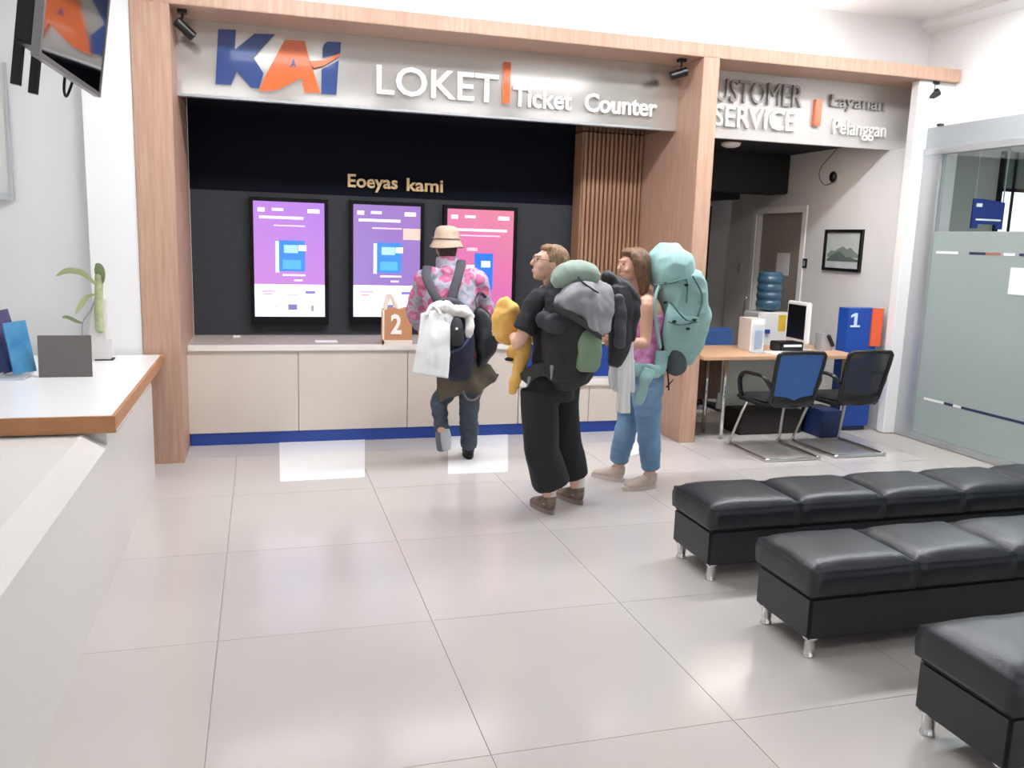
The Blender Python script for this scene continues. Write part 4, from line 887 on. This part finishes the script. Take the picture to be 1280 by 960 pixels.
M_csh = mat('shoe_beige', '#c2b1a6', .8, var=.1, vscale=20); M_cso = mat('sole_offwhite', '#cfc2b6', .7)
shoe(pc, (2.571,5.235,0.000), (2.368,5.213,0.000), M_csh, M_cso, .27); shoe(pc, (2.419,5.443,0.000), (2.321,5.566,0.000), M_csh, M_cso, .27)
# teal rucksack: loft upwards
M_teal = mat('teal_nylon', '#94bab5', .65, bump=.12, bscale=40, var=.06, vscale=6); M_teal2 = mat('teal_nylon_lid', '#98bfba', .65, bump=.12, bscale=40, var=.05, vscale=6)
tp = thing('rucksack', 'tall teal trekking rucksack on the person in jeans', 'rucksack', (2.75, 5.25, .9))
YC = 5.24
b = bmesh.new(); tube(b, [(2.727,5.240,0.887), (2.728,5.240,0.965), (2.743,5.240,1.091), (2.745,5.240,1.228), (2.712,5.240,1.362), (2.681,5.240,1.469)], [(.085, .12), (.125, .15), (.155, .17), (.162, .175), (.160, .17), (.150, .165)], ref=(1, 0, 0), seg=26, power=2.7, cap=.3)
fused('main_body', b, M_teal, tp, voxel=.008, smooth=8, ratio=1, amp=.014, fs=8, amp2=.008, fs2=9)
b = bmesh.new(); tube(b, [(2.641,5.240,1.447), (2.630,5.240,1.522), (2.612,5.240,1.601), (2.609,5.240,1.648)], [(.15, .17), (.155, .175), (.135, .155), (.09, .10)], ref=(1, 0, -.1), seg=26, power=2.15, cap=.5)
fused('lid', b, M_teal2, tp, voxel=.008, smooth=8, ratio=1, amp=.006, fs=9, amp2=.005, fs2=11)
b = bmesh.new(); tube(b, [(2.694,5.220,0.869), (2.650,5.200,0.927), (2.598,5.200,0.993)], [(.07, .13), (.085, .14), (.03, .12)], ref=(1, 0, 0), seg=20, power=2.4, cap=.3); fused('base_patch', b, mat('dark_base', '#4d5556', .75), tp, voxel=.008, smooth=4, ratio=.6, amp=.004)
b = bmesh.new(); tube(b, [(2.656,5.120,0.949), (2.660,5.100,1.080), (2.669,5.100,1.197), (2.690,5.140,1.279)], [(.09, .03), (.125, .045), (.125, .045), (.10, .02)], ref=(1, 0, 0), seg=18, power=3); fused('side_pocket', b, M_teal, tp, voxel=.008, smooth=4, ratio=.6, amp=.008, fs=12)
M_line = mat('teal_seam', '#4f7773', .8)
for pts in ([(2.433,5.060,1.417), (2.531,5.030,1.431), (2.649,5.040,1.453), (2.654,5.030,1.308)], [(2.539,5.030,1.307), (2.657,5.020,1.194), (2.748,5.040,1.203)], [(2.536,5.030,1.183), (2.613,5.020,1.163), (2.750,5.040,1.182)], [(2.753,5.050,1.213), (2.783,5.060,1.349), (2.704,5.060,1.479)]):
    b = bmesh.new(); tube(b, crom(pts, 4), (.006, .004), seg=6); obj('strap', b, M_line, tp, smooth=True)
for p in ((2.499,5.045,1.429), (2.646,5.030,1.422), (2.510,5.040,1.306), (2.571,5.020,1.184), (2.720,5.030,1.194), (2.673,5.020,1.137)):
    b = bmesh.new(); ell(b, p, (.016, .012, .010), seg=10, rings=8); obj('buckle', b, M_blackm, tp, smooth=True)
b = bmesh.new(); tube(b, crom([(2.497,5.120,1.404), (2.453,5.070,1.355), (2.443,5.050,1.269), (2.463,5.050,1.139), (2.510,5.070,1.005)], 4), (.006, .012), ref=(0, 1, 0), seg=8); obj('shoulder_strap', b, M_teal, tp, smooth=True)
b = bmesh.new(); tube(b, crom([(2.539,5.100,0.974), (2.503,5.060,0.863), (2.406,5.000,0.863), (2.328,5.040,0.868), (2.371,5.200,0.864)], 5), [(.014, .05)] * 21, ref=(0, 1, 0), seg=10); fused('hip_belt', b, M_teal, tp, voxel=.007, smooth=2, ratio=.7, amp=.008, fs=20)
b = bmesh.new(); tube(b, [(2.396,4.980,0.877), (2.362,4.970,0.795), (2.329,4.990,0.650)], [(.05, .02), (.045, .018), (.035, .012)], ref=(1, 0, 0), seg=12); fused('tied_sleeve', b, M_teal, tp, voxel=.007, smooth=2, ratio=.7, amp=.012, fs=14)
b = bmesh.new(); tube(b, crom([(2.567,5.100,0.893), (2.585,5.090,0.814), (2.603,5.100,0.715)], 4), (.006, .003), seg=6); obj('strap_tail', b, M_blackm, tp); b = bmesh.new(); tube(b, [(2.584,5.100,0.737), (2.633,5.100,0.790)], (.006, .003), seg=6); obj('strap_tail', b, M_blackm, tp)
# black jacket and white cloth over her arm
bj = thing('black_jacket', 'black jacket hanging over the arm of the person in jeans', 'jacket', (2.3, 4.95, 1.1))
M_bj = mat('black_shell', '#2a2a2f', .55, bump=.15, bscale=30)
b = bmesh.new(); tube(b, [(2.072,5.000,1.470), (2.141,4.980,1.438), (2.216,4.970,1.379), (2.264,4.980,1.299)], [(.05, .035), (.06, .045), (.055, .045), (.04, .04)], ref=(0, 1, 0), seg=14)
tube(b, [(2.150,4.960,1.409), (2.159,4.950,1.275), (2.172,4.950,1.149), (2.163,4.950,1.007), (2.135,4.950,0.921)], [(.08, .05), (.085, .05), (.08, .05), (.075, .045), (.05, .035)], ref=(1, 0, 0), seg=18)
tube(b, [(2.240,4.970,1.339), (2.248,4.960,1.224), (2.252,4.960,1.072)], [(.035, .04), (.035, .045), (.025, .035)], ref=(1, 0, 0), seg=14)
fused('jacket_body', b, M_bj, bj, voxel=.008, smooth=3, ratio=.6, amp=.022, fs=10, stretch=(1, 1, .5), amp2=.006, fs2=18)
b = bmesh.new(); tube(b, [(2.118,4.890,1.354), (2.131,4.880,1.231), (2.138,4.880,1.107), (2.141,4.890,1.045)], [(.03, .02), (.04, .028), (.04, .028), (.038, .025)], ref=(1, 0, 0), seg=14); fused('sleeve', b, mat('dark_grey_shell', '#45464d', .5), bj, voxel=.007, smooth=3, ratio=.7, amp=.012, fs=16)
wc = tag(obj('white_cloth', sheet([[(2.130,5.020,1.049), (2.173,4.970,1.076), (2.264,4.960,1.056)], [(2.135,5.030,0.935), (2.187,4.970,0.932), (2.275,4.970,0.942)], [(2.134,5.040,0.829), (2.204,4.990,0.784), (2.294,4.980,0.795)], [(2.153,5.050,0.754), (2.178,5.000,0.730), (2.302,4.990,0.730)]], thick=.012, amp=.012, fs=8, fold=.012, nf=4), M_whitem, smooth=True), 'white cloth hanging over the arm below the black jacket', 'cloth')
b = sheet([[(2.155,4.955,0.996), (2.207,4.950,1.002), (2.246,4.950,0.996)], [(2.171,4.965,0.789), (2.216,4.955,0.790), (2.255,4.955,0.789)], [(2.180,4.975,0.599), (2.226,4.965,0.594), (2.271,4.965,0.598)]], thick=.012, amp=.006, fs=8, fold=.006, nf=2); obj('front_fold', b, M_white, wc, smooth=True)

# ---------------------------------------------------------------- person in the sun hat at the counter
Fa = V((.08, 1, 0)).normalized(); Sa = V((-Fa.y, Fa.x, 0))
pa = thing('person', 'person in floral shirt and cream sun hat standing at the counter seen from behind', 'person', (1.42, 6.1, 0))
Ja = dict(head=(1.323,6.300,1.588), neck=(1.329,6.260,1.460), chest=(1.342,6.220,1.238), pelvis=(1.427,6.140,0.691),
    shL=(1.162,6.260,1.363), elL=(1.121,6.420,1.112), wrL=(1.227,6.720,0.945), shR=(1.538,6.260,1.369), elR=(1.645,6.360,1.108), wrR=(1.670,6.600,0.971),
    hipL=(1.360,6.160,0.610), knL=(1.288,6.300,0.433), anL=(1.260,6.060,0.275), hipR=(1.485,6.120,0.615), knR=(1.484,6.140,0.354), anR=(1.473,6.100,0.116), toeR=(1.492,6.250,0.002))
feet(Ja, R=((1.513,6.231,0.000), (1.558,6.505,0.000)))
body, Ra = human('body', pa, Ja, Fa, M_skin, (.05, 1, -.15), (0, .1, 1), .96, hands={'L': ((.15, .95, -.1), (.2, 0, -1), (1, 0, 0), .4), 'R': ((-.2, .95, -.1), (-.2, 0, -1), (-1, 0, 0), .4)}, hip=.15)
hc = V(Ja['head']); face_parts(pa, hc, Ra, .96)
b = bmesh.new(); ell(b, hc + Ra @ V((0, -.02, .02)), (.080, .092, .08), Ra); ell(b, hc + Ra @ V((0, -.05, -.035)), (.066, .05, .05), Ra); fused('hair', b, M_hair3, pa, voxel=.007, smooth=3, ratio=.6)
M_floral = bpy.data.materials.new('floral_print'); M_floral.use_nodes = True
nt = M_floral.node_tree; bs = nt.nodes['Principled BSDF']; bs.inputs['Roughness'].default_value = .8
tc = nt.nodes.new('ShaderNodeTexCoord'); vo = nt.nodes.new('ShaderNodeTexVoronoi'); vo.inputs['Scale'].default_value = 12; rp = nt.nodes.new('ShaderNodeValToRGB'); rp.color_ramp.interpolation = 'LINEAR'
els = rp.color_ramp.elements; els[0].position = 0; els[0].color = lin('#e4cdd8'); els[1].position = .75; els[1].color = lin('#9a9cab')
for p_, c_ in ((.20, '#d27a9e'), (.46, '#c8668f'), (.54, '#b9aab8'), (.66, '#a9adbb')): e_ = els.new(p_); e_.color = lin(c_)
ns = nt.nodes.new('ShaderNodeTexNoise'); ns.inputs['Scale'].default_value = 18; mxv = nt.nodes.new('ShaderNodeMixRGB'); mxv.inputs[0].default_value = .06
nt.links.new(tc.outputs['Object'], ns.inputs['Vector']); nt.links.new(tc.outputs['Object'], mxv.inputs[1]); nt.links.new(ns.outputs['Color'], mxv.inputs[2]); nt.links.new(mxv.outputs[0], vo.inputs['Vector'])
nt.links.new(vo.outputs['Distance'], rp.inputs[0]); nt.links.new(rp.outputs[0], bs.inputs['Base Color'])
b = bmesh.new(); sma = (V(Ja['shL']) + V(Ja['shR'])) / 2
tube(b, [V(Ja['pelvis']) + V((0, 0, .04)), V(Ja['pelvis']).lerp(V(Ja['chest']), .5), V(Ja['chest']), sma - V((0, 0, .01)), V(Ja['neck']) + V((0, 0, .005))], [(.20, .14), (.19, .135), (.20, .14), (.175, .115), (.10, .085)], ref=Sa, seg=22, cap=.1)
for s in 'LR':
    sh, el, wr = V(Ja['sh' + s]), V(Ja['el' + s]), V(Ja['wr' + s]); tube(b, [sma.lerp(sh, .5) + V((0, 0, .015)), sh, sh.lerp(el, .5), el, el.lerp(wr, .35), el.lerp(wr, .6)], [.075, .082, .080, .076, .066, .060], ref=Sa, seg=16, cap=.1)
fused('shirt', b, M_floral, pa, voxel=.008, smooth=4, ratio=1, amp=.016, fs=10, amp2=.009, fs2=11)
b = bmesh.new(); tube(b, [V(Ja['neck']) - V((0, 0, .01)), V(Ja['neck']) + V((-.004, .01, .075))], [(.094, .082), (.082, .078)], ref=Sa, seg=18, cap=.1); fused('collar', b, M_floral, pa, voxel=.007, smooth=2, ratio=.7, amp=.005, fs=18)
# hat
b = bmesh.new(); hatc = hc + V((-.0, -.01, .0)); prof = [(.138, .02), (.136, .026), (.118, .055), (.104, .085), (.098, .13), (.086, .163), (.055, .178), (.0, .182)]
rings = []
for r, z in prof:
    rings.append([b.verts.new(hatc + V((r * .92 * cos(2*pi*k/32), r * 1.05 * sin(2*pi*k/32), z - .005 - .010 * (z < .06) * sin(2*pi*k/32 * 2) * .5))) for k in range(32)])
for A, B in zip(rings, rings[1:]):
    for k in range(32): b.faces.new((A[k], A[(k+1) % 32], B[(k+1) % 32], B[k]))
inner = [[b.verts.new(v.co.lerp(hatc + V((0, 0, .06)), .03)) for v in r] for r in rings[:5]]
for A, B in zip(inner, inner[1:]):
    for k in range(32): b.faces.new((A[k], B[k], B[(k+1) % 32], A[(k+1) % 32]))
for k in range(32): b.faces.new((rings[0][k], inner[0][k], inner[0][(k+1) % 32], rings[0][(k+1) % 32]))
bmesh.ops.remove_doubles(b, verts=b.verts[:], dist=.0004)
hat = obj('sun_hat', b, mat('cream_straw', '#c0aa95', .85, bump=.2, bscale=80), pa, smooth=True)
b = bmesh.new(); tube(b, [hatc + V((.1035 * .94 * cos(2*pi*k/32), .1045 * 1.06 * sin(2*pi*k/32), .083)) for k in range(32)], (.003, .012), ref=(0, 0, 1), seg=6, closed=True); obj('hat_band', b, mat('hat_band', '#b8a28d', .8), hat, smooth=True)
# trousers and shoes
b = bmesh.new(); P_ = V(Ja['pelvis'])
tube(b, [P_ + V((0, 0, .08)), P_, P_ - V((0, 0, .09))], [(.15, .11), (.165, .125), (.155, .12)], ref=Sa, seg=20, cap=.1)
h, k, a = V(Ja['hipR']), V(Ja['knR']), V(Ja['anR']); tube(b, [h, h.lerp(k, .6), k, k.lerp(a, .5), V((a.x, a.y, .10))], [(.085, .09), (.075, .08), (.07, .075), (.068, .07), (.058, .06)], ref=Sa, seg=16, cap=.03)
h, k, a = V(Ja['hipL']), V(Ja['knL']), V(Ja['anL']); tube(b, [h, h.lerp(k, .6), k, k.lerp(a, .5), a], [(.082, .09), (.07, .078), (.064, .066), (.058, .06), (.05, .05)], ref=Sa, seg=16, cap=.03)
fused('trousers', b, mat('slate_denim', '#4b5560', .85, var=1, hex2='#37404a', vscale=6), pa, voxel=.008, smooth=3, ratio=1, amp=.006, fs=14, stretch=(.6, .6, 1.4), amp2=.005, fs2=14)
M_ash = mat('shoe_black', '#26262a', .7)
u = shoe(pa, (1.513,6.231,0.000), (1.558,6.505,0.000), M_ash, mat('sole_black', '#1a1a1c', .8), .25)
fa = V(Ja['anL']); b = bmesh.new(); tube(b, [fa + V((-.005, .03, .02)), fa + V((.0, .03, -.03)), fa + V((.01, .05, -.10)), fa + V((.015, .07, -.17))], [(.040, .040), (.042, .040), (.044, .034), (.034, .022)], ref=(1, 0, 0), seg=14)
u2 = fused('shoe', b, mat('shoe_grey', '#6d727c', .8), pa, voxel=.006, smooth=3, ratio=.6)
b = bmesh.new(); tube(b, [fa + V((.022, -.012, .0)), fa + V((.035, -.003, -.07)), fa + V((.045, .03, -.16))], [(.034, .012), (.040, .012), (.032, .012)], ref=(1, 0, 0), seg=14); obj('sole', b, mat('sole_light', '#b9bcc2', .8), u2, smooth=True)
# olive jacket tied at the waist
oj = sheet([[(1.208,6.020,0.772), (1.341,5.980,0.794), (1.520,5.980,0.792), (1.616,6.020,0.761)], [(1.210,6.020,0.648), (1.353,5.970,0.666), (1.522,5.980,0.686), (1.657,6.030,0.699)], [(1.219,6.030,0.552), (1.375,5.980,0.581), (1.539,5.990,0.612), (1.694,6.050,0.672)], [(1.235,6.040,0.478), (1.374,6.000,0.542), (1.551,6.010,0.573), (1.691,6.060,0.664)]], thick=.012, amp=.016, fs=8, fold=.014, nf=3, amp2=.005, fs2=14)
tag(obj('olive_jacket', oj, mat('olive_cotton', '#5d5548', .85, bump=.1, var=.1, vscale=5), smooth=True), 'olive brown jacket tied round the waist of the person in the sun hat', 'jacket')
# back pack with yoke straps
bp1 = thing('day_pack', 'dark day pack with wide charcoal straps on the person in the sun hat', 'backpack', (1.33, 6.0, .9))
b = bmesh.new(); tube(b, [(1.350,5.960,0.703), (1.342,5.940,0.869), (1.317,5.950,1.041), (1.298,5.980,1.164)], [(.10, .07), (.125, .09), (.13, .09), (.11, .06)], ref=(1, 0, 0), seg=22, power=2.6)
fused('main_body', b, mat('navy_nylon', '#23263a', .7, bump=.1), bp1, voxel=.008, smooth=4, ratio=.6, amp=.012, fs=10)
b = bmesh.new(); tube(b, [(1.316,5.830,0.941), (1.308,5.830,1.043), (1.305,5.850,1.119)], [(.045, .025), (.05, .03), (.035, .02)], ref=(1, 0, 0), seg=16); fused('front_pocket', b, mat('charcoal_nylon', '#2b2c30', .7), bp1, voxel=.007, smooth=3, ratio=.7)
b = bmesh.new(); ell(b, (1.300,5.795,1.052), (.011, .005, .010), seg=10, rings=8); obj('logo_patch', b, M_whitem, bp1, smooth=True)
M_str = mat('strap_charcoal', '#4a494f', .8, bump=.1)
for pts in ([(1.165,6.220,1.464), (1.141,6.120,1.399), (1.172,6.060,1.305), (1.220,6.030,1.216)], [(1.417,6.200,1.511), (1.380,6.110,1.432), (1.342,6.060,1.331), (1.302,6.030,1.217)]):
    b = bmesh.new(); tube(b, crom(pts, 5), (.034, .010), ref=(1, 0, .2), seg=10); obj('shoulder_strap', b, M_str, bp1, smooth=True)
b = bmesh.new(); tube(b, [(1.207,6.020,1.194), (1.257,6.010,1.218), (1.327,6.010,1.213), (1.396,6.000,1.174)], [(.02, .03), (.03, .035), (.03, .035), (.02, .03)], ref=(0, 1, 0), seg=12); obj('yoke', b, M_str, bp1, smooth=True)
b = bmesh.new(); tube(b, crom([(1.273,5.840,0.883), (1.334,5.830,0.907), (1.395,5.850,0.967), (1.435,5.900,1.035)], 5), .009, seg=8); obj('side_strap', b, mat('strap_navy', '#3b4368', .7), bp1, smooth=True)
b = bmesh.new(); tube(b, crom([(1.390,5.970,0.583), (1.428,5.970,0.517), (1.491,5.980,0.508), (1.543,6.000,0.563), (1.556,6.010,0.632)], 5), .009, seg=8); obj('hanging_loop', b, mat('strap_taupe', '#6b635c', .8), bp1, smooth=True)
# white towel and tote hanging on the pack
M_tow = mat('towel_white', '#e6e4e0', .9, bump=.3, bscale=60)
tw = thing('white_towel', 'rolled white towel across the top of the day pack', 'towel', (1.33, 5.88, 1.2))
b = bmesh.new(); tube(b, [(1.121,5.900,1.136), (1.157,5.880,1.183), (1.228,5.870,1.201), (1.286,5.870,1.174), (1.355,5.870,1.168), (1.421,5.900,1.126)], [.028, .040, .045, .040, .044, .03], seg=14); tube(b, [(1.404,5.880,1.140), (1.407,5.860,1.073), (1.397,5.860,0.983)], [(.03, .025), (.035, .02), (.025, .015)], seg=12); tube(b, [(1.252,5.870,1.151), (1.249,5.850,1.097), (1.238,5.850,1.040)], [(.03, .025), (.04, .02), (.03, .015)], seg=12)
fused('towel_roll', b, M_tow, tw, voxel=.007, smooth=3, ratio=.6, amp=.012, fs=18, amp2=.004, fs2=30)
tb = thing('white_tote', 'flat white fabric tote hanging from the day pack', 'tote bag', (1.2, 5.83, .9))
b = sheet([[(1.057,5.860,1.151), (1.143,5.840,1.175), (1.257,5.840,1.143)], [(1.039,5.840,0.997), (1.132,5.800,1.001), (1.261,5.820,0.988)], [(1.013,5.840,0.829), (1.127,5.790,0.835), (1.257,5.810,0.819)], [(0.997,5.840,0.739), (1.120,5.800,0.721), (1.248,5.810,0.700)]], thick=.03, amp=.012, fs=9, fold=.003, nf=4, amp2=.004, fs2=18); obj('tote_body', b, mat('tote_white', '#e9eae9', .7, bump=.2, bscale=18), tb, smooth=True)
b = bmesh.new(); tube(b, crom([(1.091,5.830,1.143), (1.115,5.840,1.186), (1.160,5.840,1.198), (1.190,5.820,1.150)], 4), (.012, .004), seg=8); obj('handle', b, M_tow, tb, smooth=True)
# black shoulder bag
sbg = thing('shoulder_bag', 'black slouchy leather bag hanging at the right hip of the person in the sun hat', 'bag', (1.57, 6.0, .95))
b = bmesh.new(); tube(b, [(1.508,6.020,1.162), (1.541,6.000,1.082), (1.563,5.980,0.980), (1.554,5.980,0.862), (1.525,6.000,0.765)], [(.04, .04), (.075, .06), (.088, .07), (.07, .065), (.03, .04)], ref=(1, 0, 0), seg=20); fused('bag_body', b, mat('black_soft_leather', '#1e2023', .4, bump=.1, bscale=30), sbg, voxel=.008, smooth=4, ratio=.6, amp=.014, fs=10)
b = bmesh.new(); tube(b, crom([(1.509,6.020,1.150), (1.505,6.060,1.228), (1.542,6.120,1.283), (1.601,6.180,1.244)], 5), (.014, .006), seg=8); obj('handle', b, mat('black_soft_leather', '#1e2023'), sbg, smooth=True)
